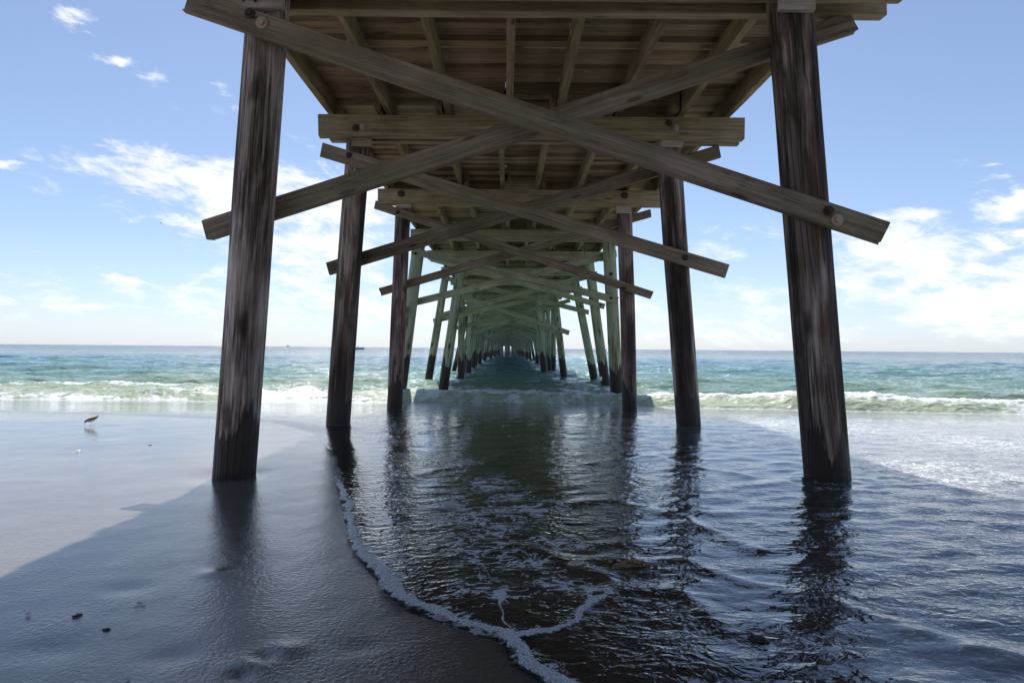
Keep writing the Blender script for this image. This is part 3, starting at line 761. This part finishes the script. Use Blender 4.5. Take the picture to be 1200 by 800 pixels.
for extra, wds in (([(592, 748), (622, 745), (660, 738), (676, 727), (682, 716), (700, 706), (716, 698)], [8, 6, 7, 8, 7, 6, 4]), ([(597, 742), (592, 725), (589, 705), (596, 690)], [3, 2, 3, 5])):
    e2 = foam_ribbon(extra, wds); me = bpy.data.meshes.new('t'); e2.to_mesh(me); e2.free(); fb.from_mesh(me); bpy.data.meshes.remove(me)
mesh_obj('foam_line', fb, M['foam'], kind='stuff', label='branching white line of bubbly foam at the edge of the swash')

# ------------------------------------------------------------------ SEA
ys1 = np.concatenate([geo_axis(12.6, 14.4, 0.2, 1.0), np.arange(14.45, 22.0, 0.028), geo_axis(22.03, 120, 0.04, 1.0065), geo_axis(124, 14000, 3.0, 1.05)])
us = np.concatenate([-np.array([12, 6, 3.5, 2.2, 1.6, 1.25]), np.linspace(-1.0, 1.0, 860), np.array([1.25, 1.6, 2.2, 3.5, 6, 12])])
UU, YY = np.meshgrid(us, ys1)
XX = UU * (YY * 0.82 + 1.0)

# open-water waves
def sea_waves(x, y):
    s = 0; rq = np.random.default_rng(21); cell = 0.0019 * (y * 0.82 + 1.0) + 0.004
    for i in range(56):
        lam = 0.22 * 1.075 ** i
        th = math.radians(rq.normal(96, 30)); k = 2 * math.pi / lam; ph = rq.uniform(0, 6.28)
        wob = 2.2 * fbm(x / (lam * 5) + i * 5.1, y / (lam * 5), 2)
        amp = lam * 0.0068 * min(1, (6.0 / lam) ** 0.8)
        fade = np.clip((lam / (cell * 2.6)) - 0.5, 0, 1) * np.clip(lam / (y * 0.006) - 0.3, 0, 1) * np.clip(1.25 - y / 110, 0.06, 1)
        arg = k * (x * math.cos(th) + y * math.sin(th)) + ph + wob
        s = s + fade * amp * (np.sin(arg) + 0.25 * np.sin(2 * arg + 0.6))
    return s
W = np.zeros_like(XX); near = YY < 900
W[near] = sea_waves(XX[near], YY[near])
yf = yfoot(XX); T = YY - yf
Hh = np.interp(XX, [-20, -8, -4.5, -3, 0, 2.6, 3.4, 8, 12, 20], [0.32, 0.32, 0.24, 0.28, 0.38, 0.38, 0.33, 0.39, 0.36, 0.36])
Hh = Hh * (1 + 0.28 * fbm(XX * 0.5, XX * 0 + 1.1, 3)) + 0.05 * fbm(XX * 3.2, YY * 1.5, 3)
tc_ = np.interp(XX, [-20, -6, -3, 3, 20], [1.6, 1.5, 1.0, 0.9, 0.85])
up = sstep(0.0, 1.0, T / tc_) ** 0.8; down = np.exp(-np.clip((T - tc_) / 1.6, 0, 20) ** 1.5)
Z = SEA + Hh * up * down - 0.25 * sstep(0.05, -0.9, T)
# second and third small swells behind, stronger on the left
for (off, hh, wd) in ((4.3, 0.16, 0.9), (8.5, 0.14, 1.4), (14.0, 0.15, 2.0)):
    c0 = off + 0.8 * fbm(XX * 0.12 + off, XX * 0 + off, 2)
    Z += hh * np.exp(-((T - c0) / wd) ** 2) * (0.7 + 0.8 * fbm(XX * 0.15, YY * 0.1 + off, 2))
Z += W * (0.35 + 0.65 * sstep(0.5, 4, T)) * sstep(-0.2, 0.3, T)
# foam
left = sstep(-2.2, -3.6, XX); rightm = sstep(2.6, 3.6, XX); mid_ = 1 - np.clip(left + rightm, 0, 1)
A = fbm(XX * 0.8, YY * 1.6, 4); B = fbm(XX * 0.35 + 40, YY * 0.9, 3)
FO = np.zeros_like(XX)
crest = np.exp(-((T - tc_ - 0.08) / 0.46) ** 2)
FO = np.maximum(FO, crest * (1.0 * rightm + 0.95 * mid_ + 0.7 * left + 0.5 * A))
FO = np.maximum(FO, left * (0.62 + 1.0 * B) * sstep(5.2, 2.2, T) * sstep(-0.3, 0.0, T))
FO = np.maximum(FO, left * (0.95 + 0.5 * A) * np.exp(-((T - 0.25) / 0.5) ** 2))
FO = np.maximum(FO, rightm * (0.70 + 0.5 * A) * np.exp(-((T - 0.02) / 0.13) ** 2))
FO = np.maximum(FO, rightm * (0.50 + 0.7 * B) * sstep(tc_ + 1.9, tc_, T) * sstep(0.7, 0.95, T))
FO = np.maximum(FO, rightm * sstep(9.5, 11.5, XX) * 0.8 * sstep(1.6, 1.0, T) * sstep(0, .2, T))
FO = np.maximum(FO, mid_ * (0.50 + 0.7 * fbm(XX * 2.4, YY * 0.7, 4)) * sstep(0.0, 0.5, T) * sstep(2.5, 1.0, T))
FO = np.maximum(FO, rightm * (0.34 + 0.7 * fbm(XX * 1.8 + 9, YY * 0.8, 4)) * sstep(0.1, 0.5, T) * sstep(1.6, 1.0, T))
FO = np.maximum(FO, (0.20 + 0.55 * B + 0.3 * A) * sstep(7, 3, T) * sstep(1, 2, T) * (1 - 0.5 * mid_))
# a smooth unbroken face between foam, left of the first pile
g = P(228, 466, 17.0); hump = np.exp(-(((XX - g.x) / 0.42) ** 4 + ((T - 0.25) / 0.55) ** 2)); FO = FO * (1 - hump)
Z += FO * 0.06 * (fbm(XX * 6, YY * 6, 3) + 0.35) * (YY < 30)
turb = np.clip(np.exp(-np.clip(T - 1.0, 0, 99) / 3.0), 0, 1)
face = np.exp(-((T - tc_ * 0.55) / (tc_ * 0.5)) ** 2) + hump

m, t, out = new_mat('sea_water')
tc = t.node('ShaderNodeTexCoord'); v = tc.outputs['Object']; sx = t.node('ShaderNodeSeparateXYZ', {0: v})
fo = t.node('ShaderNodeAttribute', attribute_name='foam').outputs['Fac']; tb = t.node('ShaderNodeAttribute', attribute_name='turbid').outputs['Fac']; fc_ = t.node('ShaderNodeAttribute', attribute_name='face').outputs['Fac']
yy = sx.outputs[1]
pn = t.noise(t.mapping(v, (0.35, 1, 1)), 0.12, 4, 0.6)
deep = t.ramp(t.maprange(t.math('ADD', yy, t.math('MULTIPLY', t.math('SUBTRACT', pn, 0.5), 60)), 15, 300), [(0.0, (0.19, 0.27, 0.19)), (0.07, (0.105, 0.205, 0.17)), (0.22, (0.045, 0.14, 0.175)), (1.0, (0.018, 0.075, 0.145))])
c = t.mix(t.math('MULTIPLY', tb, 0.8), deep, (0.22, 0.29, 0.21))
c = t.mix(t.math('MULTIPLY', fc_, 0.8, clamp=True), c, (0.40, 0.45, 0.32))
fleck = t.noise(t.mapping(v, (0.8, 1.2, 1)), 9.0, 4, 0.65)
near_w = t.maprange(yy, 20, 160, 1.0, 0.35)
n1 = t.noise(t.mapping(v, (0.7, 1.3, 1)), 3.2, 5, 0.62, 0.4); n2 = t.noise(t.mapping(v, (0.45, 1.2, 1)), 0.45, 5, 0.6, 0.3)
b1 = t.bump(n1, t.maprange(yy, 20, 200, 0.9, 0.7), t.maprange(yy, 20, 200, 0.12, 0.30)); b2 = t.bump(n2, t.maprange(yy, 40, 300, 0.3, 1.0), 1.2, b1)
rough = t.maprange(yy, 20, 400, 0.05, 0.12)
fac = t.node('ShaderNodeTexNoise', {'Vector': t.mapping(v, (1.0, 0.45, 1)), 'Scale': 8.0, 'Detail': 2.0, 'Roughness': 0.7}).outputs['Color']
fv = t.node('ShaderNodeVectorMath', {0: fac, 1: (0.5, 0.5, 0.5)}, operation='SUBTRACT').outputs[0]
fk = t.math('MULTIPLY', t.math('ADD', t.maprange(yy, 17, 45, 0.5, 1.6), t.maprange(yy, 60, 250, 0.0, 0.9)), t.maprange(t.noise(t.mapping(v, (0.5, 1, 1)), 0.6, 3), 0.35, 0.65, 0.35, 1.1))
fv = t.node('ShaderNodeVectorMath', {0: t.node('ShaderNodeVectorMath', {0: fv, 1: (1.0, 1.3, 0.0)}, operation='MULTIPLY').outputs[0], 3: fk}, operation='SCALE').outputs[0]
b3 = t.node('ShaderNodeVectorMath', {0: t.vadd(b2, fv)}, operation='NORMALIZE').outputs[0]
wat = t.node('ShaderNodeBsdfPrincipled', {'Base Color': c, 'Roughness': rough, 'IOR': 1.34, 'Normal': b3, 'Specular IOR Level': t.maprange(yy, 18, 220, 0.5, 0.12)})
lace = t.noise(t.mapping(v, (0.7, 1.3, 1.3)), 3.4, 8, 0.70, 1.0)
cellv = t.node('ShaderNodeTexVoronoi', {'Vector': t.vadd(v, t.mapping(v, (0, 0, 0))), 'Scale': 4.5}, feature='DISTANCE_TO_EDGE').outputs['Distance']
f1 = t.math('ADD', fo, t.math('MULTIPLY', t.math('SUBTRACT', lace, 0.5), 2.2))
f1 = t.math('SUBTRACT', f1, t.math('MULTIPLY', t.math('MINIMUM', cellv, 0.2), 0.7))
fm = t.maprange(f1, 0.44, 0.80, 0.0, 0.95, True)
# scattered small whitecaps and glints of foam further out
df = t.node('ShaderNodeBsdfPrincipled', {'Base Color': (0.66, 0.69, 0.70, 1), 'Roughness': 0.6, 'Normal': t.bump(lace, 0.8, 0.06)})
fin = t.node('ShaderNodeMixShader', {0: fm, 1: wat.outputs[0], 2: df.outputs[0]})
t.l.new(fin.outputs[0], out.inputs[0]); M['sea'] = m
mesh_obj('sea', grid_mesh('sea', XX, YY, Z, {'foam': FO, 'turbid': turb, 'face': np.clip(face, 0, 1)}), m, kind='structure')

# ------------------------------------------------------------------ small things on the beach
def rock(name, px_, py_, r, mat, squash=(1, 1, 0.5), seed=0, label=None, cat='stone', z=0.0, group=None):
    g = G(px_, py_, 0.0)
    bm = bmesh.new(); bmesh.ops.create_icosphere(bm, subdivisions=3, radius=r)
    for v_ in bm.verts:
        n = mnoise.noise(v_.co / r * 1.3 + Vector((seed * 3.1, 0, 0))) * 0.45 + mnoise.noise(v_.co / r * 4 + Vector((seed, 5, 0))) * 0.15
        v_.co = Vector((v_.co.x * squash[0], v_.co.y * squash[1], v_.co.z * squash[2])) * (1 + n)
    return mesh_obj(name, bm, mat, world=Matrix.Translation((g.x, g.y, sz(g.x, g.y) + r * squash[2] * 0.3 + z)) @ Matrix.Rotation(seed * 1.3, 4, 'Z'), label=label, cat=cat, group=group)
rock('pebble', 91, 722, 0.015, M['stone'], (1.3, 1, .5), 1, 'dark pebble on the shaded wet sand at lower left', group='pebbles on the sand')
rock('pebble', 124, 738, 0.012, M['stone'], (1.6, 1, .5), 2, 'tiny dark pebble just below and right of the larger dark one', group='pebbles on the sand')
rock('pebble', 176, 522, 0.014, M['stone'], (1.5, 1, .4), 3, 'dark speck of a pebble on sunlit sand right of the wading bird', group='pebbles on the sand')
rock('pebble', 887, 752, 0.030, M['stone'], (1.6, 1, .35), 4, 'brown stone awash in shallow water below the right front pile', group='stones awash', z=0.012)
rock('pebble', 674, 668, 0.028, M['shell'], (1.4, 1, .7), 5, 'pale rounded stone awash left of the shell cluster', group='stones awash', z=0.014)
rock('pebble', 833, 796, 0.022, M['stone'], (1.4, 1, .5), 6, 'dark stone awash at the bottom edge of the photo', group='stones awash', z=0.01)

def shell(px_, py_, r, label, seed):
    g = G(px_, py_); bm = bmesh.new(); n = 15; m_ = 6
    c0 = bm.verts.new((0, -r * 0.9, r * 0.12)); prev = None
    for j in range(1, m_ + 1):
        f = j / m_; row = []
        for k in range(n):
            a = math.pi * (0.12 + 0.76 * k / (n - 1)); rad = r * 1.8 * f * (1 + 0.03 * (k % 2))
            row.append(bm.verts.new((rad * math.cos(a), -r * 0.9 + rad * math.sin(a), r * 0.12 + r * 0.5 * math.sin(f * math.pi * 0.8) + 0.04 * r * (k % 2))))
        if prev is None:
            for k in range(n - 1): bm.faces.new((c0, row[k], row[k + 1]))
        else:
            for k in range(n - 1): bm.faces.new((prev[k], row[k], row[k + 1], prev[k + 1]))
        prev = row
    return mesh_obj('seashell', bm, M['shell'], world=Matrix.Translation((g.x, g.y, sz(g.x, g.y) + 0.002)) @ Matrix.Rotation(seed, 4, 'Z'), label=label, cat='seashell', group='seashells on the sand')
shell(164, 709, 0.014, 'small pale seashell on shaded sand between dark pebble and front pile reflection', 0.4)
shell(33, 721, 0.012, 'small tan seashell near the left edge of the shaded sand', 2.1)
shell(92, 529, 0.022, 'white seashell on the sunlit sand below the wading bird', 1.2)
shell(149, 797, 0.008, 'tiny white seashell at the bottom left on dark sand', 3.0)

# cluster of shells and barnacles awash
g = G(742, 668)
bmc = bmesh.new(); rk = random.Random(4)
for i in range(46):
    x, y = rk.gauss(0, 0.055), rk.gauss(0, 0.018); r = rk.uniform(0.005, 0.013)
    ret = bmesh.ops.create_icosphere(bmc, subdivisions=1, radius=r)
    bmesh.ops.transform(bmc, matrix=Matrix.Translation((x, y, 0.012 + 0.014 * math.exp(-(x / 0.05) ** 2))) @ Matrix.Scale(rk.uniform(.6, 1), 4, (0, 0, 1)), verts=ret['verts'])
base_ = bmesh.ops.create_icosphere(bmc, subdivisions=2, radius=0.05); bmesh.ops.transform(bmc, matrix=Matrix.Diagonal((2.2, 0.8, 0.35, 1)), verts=base_['verts'])
mesh_obj('shell_cluster', bmc, M['barnacle'], world=Matrix.Translation((g.x, g.y, sz(g.x, g.y) + 0.012)), label='crusty brown cluster of shells awash in the shallow water under the pier', cat='shell cluster')

# ------------------------------------------------------------------ wading bird
def bird_mat(name, top, belly, zlo, zhi):
    m, t, out = new_mat(name)
    tc = t.node('ShaderNodeTexCoord'); v = tc.outputs['Object']; s = t.node('ShaderNodeSeparateXYZ', {0: v})
    k = t.math('ADD', s.outputs[2], t.math('MULTIPLY', t.noise(v, 60, 3), 0.012)); k = t.math('SUBTRACT', k, t.math('MULTIPLY', s.outputs[0], 0.30))
    nz = t.noise(v, 160, 3, 0.7)
    tp = t.mix(nz, tuple(a * 0.4 for a in top), tuple(a * 1.7 for a in top))
    c = t.mix(t.maprange(k, zlo, zhi, 0, 1, True), belly, tp)
    pr = t.node('ShaderNodeBsdfPrincipled', {'Base Color': c, 'Roughness': 0.8}); t.l.new(pr.outputs[0], out.inputs[0]); return m
def tube_path(bm, pts, n=12):
    rings = []
    for i, (p, rx, rz) in enumerate(pts):
        a = Vector(pts[max(i - 1, 0)][0]); b_ = Vector(pts[min(i + 1, len(pts) - 1)][0]); d = (b_ - a).normalized()
        s = Vector((0, 1, 0)); u_ = s.cross(d).normalized(); p = Vector(p)
        rings.append([p + s * rx * math.cos(2 * math.pi * k / n) + u_ * rz * math.sin(2 * math.pi * k / n) for k in range(n)])
    loft(bm, rings)
gp = G(107, 499)
bz = bmesh.new()
# bill tip -> head -> breast -> back -> tail, facing left, head down
tube_path(bz, [((-0.088, 0, 0.004), .0012, .0012), ((-0.084, 0, 0.026), .0028, .0025), ((-0.082, 0, 0.036), .008, .008), ((-0.078, 0, 0.047), .0135, .0135), ((-0.068, 0, 0.055), .0145, .015), ((-0.055, 0, 0.060), .016, .0165),
               ((-0.035, 0, 0.063), .023, .023), ((-0.008, 0, 0.068), .028, .029), ((0.022, 0, 0.078), .026, .025), ((0.048, 0, 0.092), .018, .016), ((0.07, 0, 0.105), .010, .008), ((0.092, 0, 0.118), .006, .0035), ((0.10, 0, 0.122), .002, .001)], 16)
for sy, ph in ((-0.012, -0.004), (0.012, 0.022)):
    tube_path(bz, [((ph, sy, 0.055), .006, .007), ((ph + 0.004, sy, 0.034), .0026, .003), ((ph + 0.010, sy, 0.028), .0022, .0024), ((ph + 0.003, sy, 0.003), .0016, .0018), ((ph - 0.004, sy, 0.0015), .0018, .0012), ((ph - 0.017, sy, 0.001), .0012, .0008)], 8)
bird = mesh_obj('sandpiper', bz, bird_mat('sandpiper_feathers', (0.17, 0.145, 0.12), (0.85, 0.83, 0.80), 0.058, 0.072), world=Matrix.Translation((gp.x, gp.y, sz(gp.x, gp.y) + 0.003)) @ Matrix.Scale(1.05, 4), label='small grey brown sandpiper wading on wet sand with its head down, probing', cat='bird')
for s in (-1, 1):      # folded wings
    wb = bmesh.new()
    tube_path(wb, [((-0.038, s * 0.021, 0.072), .003, .008), ((-0.015, s * 0.027, 0.076), .005, .017), ((0.015, s * 0.025, 0.086), .005, .015), ((0.05, s * 0.015, 0.102), .004, .009), ((0.088, s * 0.004, 0.120), .002, .003)], 10)
    mesh_obj('wing', wb, bird_mat('wing_feathers', (0.13, 0.11, 0.09), (0.26, 0.22, 0.19), 0.05, 0.06), parent=bird, world=WORLD[bird.name])

# flying gull far out
q = P(188.5, 261.5, 60)
gbm = bmesh.new()
tube_path(gbm, [((-0.22, 0, 0), .005, .005), ((-0.17, 0, 0.0), .03, .03), ((-0.08, 0, 0), .05, .05), ((0.05, 0, 0), .05, .045), ((0.17, 0, 0.01), .03, .015), ((0.25, 0, 0.01), .04, .004)], 10)
for s in (-1, 1):
    pts = [(0.02, 0.03, 0.09), (0.03, 0.22, 0.085), (-0.02, 0.42, 0.05), (0.06, 0.6, 0.008)]
    prev = None
    for (xo, yo, ch_) in pts:
        z_ = 0.02 + 0.16 * yo - 0.18 * max(0, yo - 0.22)
        ring = [gbm.verts.new((xo - ch_, s * yo, z_)), gbm.verts.new((xo, s * yo, z_ + 0.012)), gbm.verts.new((xo + ch_, s * yo, z_)), gbm.verts.new((xo, s * yo, z_ - 0.006))]
        if prev:
            for k in range(4): gbm.faces.new((prev[k], prev[(k + 1) % 4], ring[(k + 1) % 4], ring[k]))
        prev = ring
bmesh.ops.recalc_face_normals(gbm, faces=gbm.faces)
mesh_obj('seagull', gbm, plain_mat('gull_feathers', (0.16, 0.17, 0.19), 0.8), world=Matrix.Translation(q) @ Euler((R(38), R(10), R(75))).to_matrix().to_4x4() @ Matrix.Scale(0.5, 4), label='distant dark bird gliding in the blue sky left of the pier', cat='bird')

# ------------------------------------------------------------------ boats
def hull_bm(L, B, H):
    bm = bmesh.new(); rings = []
    for i in range(13):
        u_ = i / 12; x = (u_ - 0.5) * L
        wdt = B / 2 * (1 - max(0, (u_ - 0.45) / 0.55) ** 2.2) + 0.01; sheer = H * (0.8 + 0.55 * u_ ** 2); keel = -0.25 * H + 0.7 * H * max(0, (u_ - 0.75) / 0.25) ** 2
        rings.append([Vector((x + (0.06 * L * 0), -wdt, sheer)), Vector((x, -wdt * 0.85, 0.15 * H + keel * .3)), Vector((x, 0, keel)), Vector((x, wdt * 0.85, 0.15 * H + keel * .3)), Vector((x, wdt, sheer)), Vector((x, wdt * 0.86, sheer - 0.03 * H)), Vector((x, wdt * 0.8, 0.45 * H)), Vector((x, 0, 0.4 * H)), Vector((x, -wdt * 0.8, 0.45 * H)), Vector((x, -wdt * 0.86, sheer - 0.03 * H))])
    loft(bm, rings); bmesh.ops.recalc_face_normals(bm, faces=bm.faces); return bm
def box_part(name, size, loc, mat, parent, bev=0.03):
    bm = bmesh.new(); bmesh.ops.create_cube(bm, size=1.0); bmesh.ops.scale(bm, vec=size, verts=bm.verts); bmesh.ops.bevel(bm, geom=bm.edges, offset=bev, segments=2, affect='EDGES')
    return mesh_obj(name, bm, mat, parent=parent, world=WORLD[parent.name] @ Matrix.Translation(loc))
q = P(420.5, 407.6, 400); q.z = SEA - 0.1
boat = empty('motorboat', q, label='small grey open motorboat on the horizon just right of the second left pile', cat='boat')
mesh_obj('hull', hull_bm(6.4, 2.2, 1.25), M['hull'], parent=boat, world=WORLD[boat.name])
box_part('console', (0.8, 0.7, 1.0), (-0.4, 0, 1.15), M['shipgrey'], boat); box_part('windscreen', (0.05, 0.7, 0.5), (-0.05, 0, 1.9), M['hull'], boat, 0.01)
box_part('outboard_motor', (0.5, 0.4, 0.8), (-3.35, 0, 1.1), M['cloth'], boat)
# the helmsman: skinned skeleton
def person(loc, rot=0):
    me = bpy.data.meshes.new('person')
    vs = [(0, 0, 0.95), (0, 0, 1.2), (0, 0, 1.42), (0, 0, 1.5), (0.01, 0, 1.60), (0.01, 0, 1.74), (0, 0.19, 1.40), (0.12, 0.24, 1.15), (0.34, 0.16, 1.12), (0, -0.19, 1.40), (0.12, -0.24, 1.15), (0.34, -0.16, 1.12), (0, 0.10, 0.88), (0.03, 0.11, 0.48), (0, 0.12, 0.06), (0.14, 0.12, 0.04), (0, -0.10, 0.88), (0.03, -0.11, 0.48), (0, -0.12, 0.06), (0.14, -0.12, 0.04)]
    es = [(0, 1), (1, 2), (2, 3), (3, 4), (4, 5), (2, 6), (6, 7), (7, 8), (2, 9), (9, 10), (10, 11), (0, 12), (12, 13), (13, 14), (14, 15), (0, 16), (16, 17), (17, 18), (18, 19)]
    rd = [.15, .14, .15, .06, .09, .08, .065, .045, .035, .065, .045, .035, .09, .065, .045, .03, .09, .065, .045, .03]
    bm = bmesh.new(); sk = bm.verts.layers.skin.verify(); bv = []
    for c_, r_ in zip(vs, rd):
        q_ = bm.verts.new(c_); q_[sk].radius = (r_, r_); bv.append(q_)
    bv[0][sk].use_root = True
    for a, b_ in es: bm.edges.new((bv[a], bv[b_]))
    bm.to_mesh(me); bm.free()
    o = bpy.data.objects.new('person', me); me.materials.append(M['cloth'])
    o.modifiers.new('Skin', 'SKIN'); sb = o.modifiers.new('Subdivision', 'SUBSURF'); sb.levels = 1; sb.render_levels = 1
    return link(o, world=Matrix.Translation(loc) @ Matrix.Rotation(rot, 4, 'Z'), label='person in dark clothes standing at the helm of the small motorboat', cat='person')
person(q + Vector((-0.95, 0, 0.62)))
q = P(338, 405, 3400); q.z = SEA - 0.5
ship = empty('ship', q, label='haze-pale ship far out on the horizon between the two left piles', cat='ship')
mesh_obj('hull', hull_bm(26, 6, 3), M['shipgrey'], parent=ship, world=WORLD[ship.name])
box_part('superstructure', (9, 5, 4), (-4, 0, 4.5), M['shipgrey'], ship, 0.3); box_part('bridge', (5, 4, 2.5), (-3.0, 0, 7.5), M['shipgrey'], ship, 0.3); box_part('mast', (0.4, 0.4, 3), (-3, 0, 10), M['shipgrey'], ship, 0.05)

# ------------------------------------------------------------------ light and sky
SUN_EL, SUN_AZ = 56.0, -5.5      # azimuth from +Y (seaward), negative = left
sd_ = bpy.data.lights.new('sun', 'SUN'); sd_.energy = 5.0; sd_.angle = R(0.53); sd_.color = (1.0, 0.955, 0.89)
so = bpy.data.objects.new('sun', sd_); COL.objects.link(so)
sv = Vector((math.sin(R(SUN_AZ)) * math.cos(R(SUN_EL)), math.cos(R(SUN_AZ)) * math.cos(R(SUN_EL)), math.sin(R(SUN_EL))))
so.rotation_euler = sv.to_track_quat('Z', 'Y').to_euler(); so.location = (0, 0, 30)

w = bpy.data.worlds.new('World'); scene.world = w; w.use_nodes = True; w.node_tree.nodes.clear()
t = NT(w.node_tree)
wo = t.node('ShaderNodeOutputWorld'); bg = t.node('ShaderNodeBackground', {'Strength': 0.094})
sky = t.node('ShaderNodeTexSky', sky_type='NISHITA', sun_disc=False, sun_elevation=R(SUN_EL), sun_rotation=R(SUN_AZ), altitude=0.0, air_density=0.82, dust_density=0.5, ozone_density=4.0)
tcw = t.node('ShaderNodeTexCoord'); dv = tcw.outputs['Generated']
sp_ = t.node('ShaderNodeSeparateXYZ', {0: dv})
az = t.math('ARCTAN2', sp_.outputs[0], sp_.outputs[1]); el = t.math('ARCSINE', sp_.outputs[2])
# warp the cloud field a little for ragged outlines
AE = t.node('ShaderNodeCombineXYZ', {0: az, 1: el, 2: 0.0}).outputs[0]
wn = t.node('ShaderNodeTexNoise', {'Vector': t.mapping(AE, (1, 2.2, 1)), 'Scale': 7.0, 'Detail': 6.0, 'Roughness': 0.6}).outputs['Color']
wv = t.node('ShaderNodeVectorMath', {0: wn, 1: (0.5, 0.5, 0.5)}, operation='SUBTRACT').outputs[0]
wv = t.node('ShaderNodeVectorMath', {0: wv, 3: 0.12}, operation='SCALE').outputs[0]
AEW = t.vadd(AE, wv); sw = t.node('ShaderNodeSeparateXYZ', {0: AEW})
clouds = [  # photo position, half width, half height (px), amount, tilt
    (190, 190, 105, 15, .75), (235, 215, 95, 24, 1.1), (270, 238, 80, 22, 1.1), (340, 212, 60, 18, .8), (400, 235, 70, 36, 1.1), (385, 285, 85, 38, .95), (375, 345, 90, 22, .75),
    (20, 182, 26, 5, .8), (82, 27, 20, 8, .75), (127, 69, 24, 8, .6), (188, 107, 16, 9, .6), (258, 115, 16, 8, .6), (165, 321, 60, 7, .7), (240, 325, 40, 8, .6), (120, 358, 120, 12, .6),
    (1190, 236, 50, 14, 1.0), (1175, 264, 45, 9, .9), (1055, 262, 45, 14, .8), (1060, 300, 95, 28, 1.0), (1175, 312, 70, 22, .95), (1160, 362, 75, 30, 1.25), (1080, 330, 90, 20, .8), (1010, 345, 90, 20, .6), (1145, 196, 22, 6, .5), (830, 290, 60, 20, .45), (560, 360, 500, 24, .55), (870, 385, 120, 18, .6)]
tot = None
for (px_, py_, hw, hh, am) in clouds:
    d = ray(px_, py_); a0 = math.atan2(d.x, d.y); e0 = math.asin(d.z)
    k = math.cos(a0) ** 2
    ra = hw / 800 * k * 1.0; re = hh / 800 * math.sqrt(k)
    dx = t.math('DIVIDE', t.math('SUBTRACT', sw.outputs[0], a0), ra); dy = t.math('DIVIDE', t.math('SUBTRACT', sw.outputs[1], e0), re)
    r2 = t.math('ADD', t.math('MULTIPLY', dx, dx), t.math('MULTIPLY', dy, dy))
    gss = t.math('MULTIPLY', t.math('EXPONENT', t.math('MULTIPLY', r2, -0.6)), am)
    tot = gss if tot is None else t.math('MAXIMUM', tot, gss)
sh = t.node('ShaderNodeMapping', {'Vector': AE, 'Rotation': (0, 0, 0.22)}).outputs[0]
cn = t.noise(t.mapping(sh, (1, 2.8, 1)), 11.0, 10, 0.66, 0.5); cn2 = t.noise(t.mapping(AE, (1, 3.0, 1), (4, 2, 0)), 28.0, 6, 0.6, 0.3)
# scattered weak cloud elsewhere round the horizon
back = t.math('MULTIPLY', t.maprange(t.math('ABSOLUTE', az), 0.75, 1.1), t.maprange(t.noise(t.mapping(AE, (1, 2.4, 1), (9, 3, 0)), 2.2, 3), 0.42, 0.7, 0.0, 0.9))
tot = t.math('MAXIMUM', tot, t.math('MULTIPLY', back, t.maprange(el, 0.9, 0.3)))
dn = t.math('ADD', t.math('MULTIPLY', tot, 0.80), t.math('ADD', t.math('MULTIPLY', t.math('SUBTRACT', cn, 0.5), 1.9), t.math('MULTIPLY', t.math('SUBTRACT', cn2, 0.5), 0.85)))
dens = t.maprange(dn, 0.17, 0.86, 0.0, 1.0, True)
dens = t.math('MULTIPLY', dens, t.maprange(tot, 0.02, 0.22))
veil = t.maprange(el, 0.02, 0.70, 0.20, 0.0)
lowv = t.maprange(el, 0.0, 0.16, 0.18, 0.0, True)
veil = t.math('ADD', veil, lowv)
WHITE = (8.3, 8.4, 8.6, 1)
c1 = t.mix(veil, sky.outputs[0], (5.9, 6.7, 8.7, 1))
c2 = t.mix(t.math('MULTIPLY', dens, 0.93), c1, WHITE)
t.l.new(c2, bg.inputs[0]); t.l.new(bg.outputs[0], wo.inputs[0])

scene.view_settings.view_transform = 'Standard'; scene.view_settings.look = 'None'
scene.view_settings.exposure = 0.52; scene.view_settings.gamma = 1.0; scene.view_settings.use_curve_mapping = False
scene.cycles.max_bounces = 8; scene.cycles.transparent_max_bounces = 12
scene.cycles.sample_clamp_indirect = 6.0
scene.cycles.use_denoising = True
print('OBJ', len(bpy.data.objects))
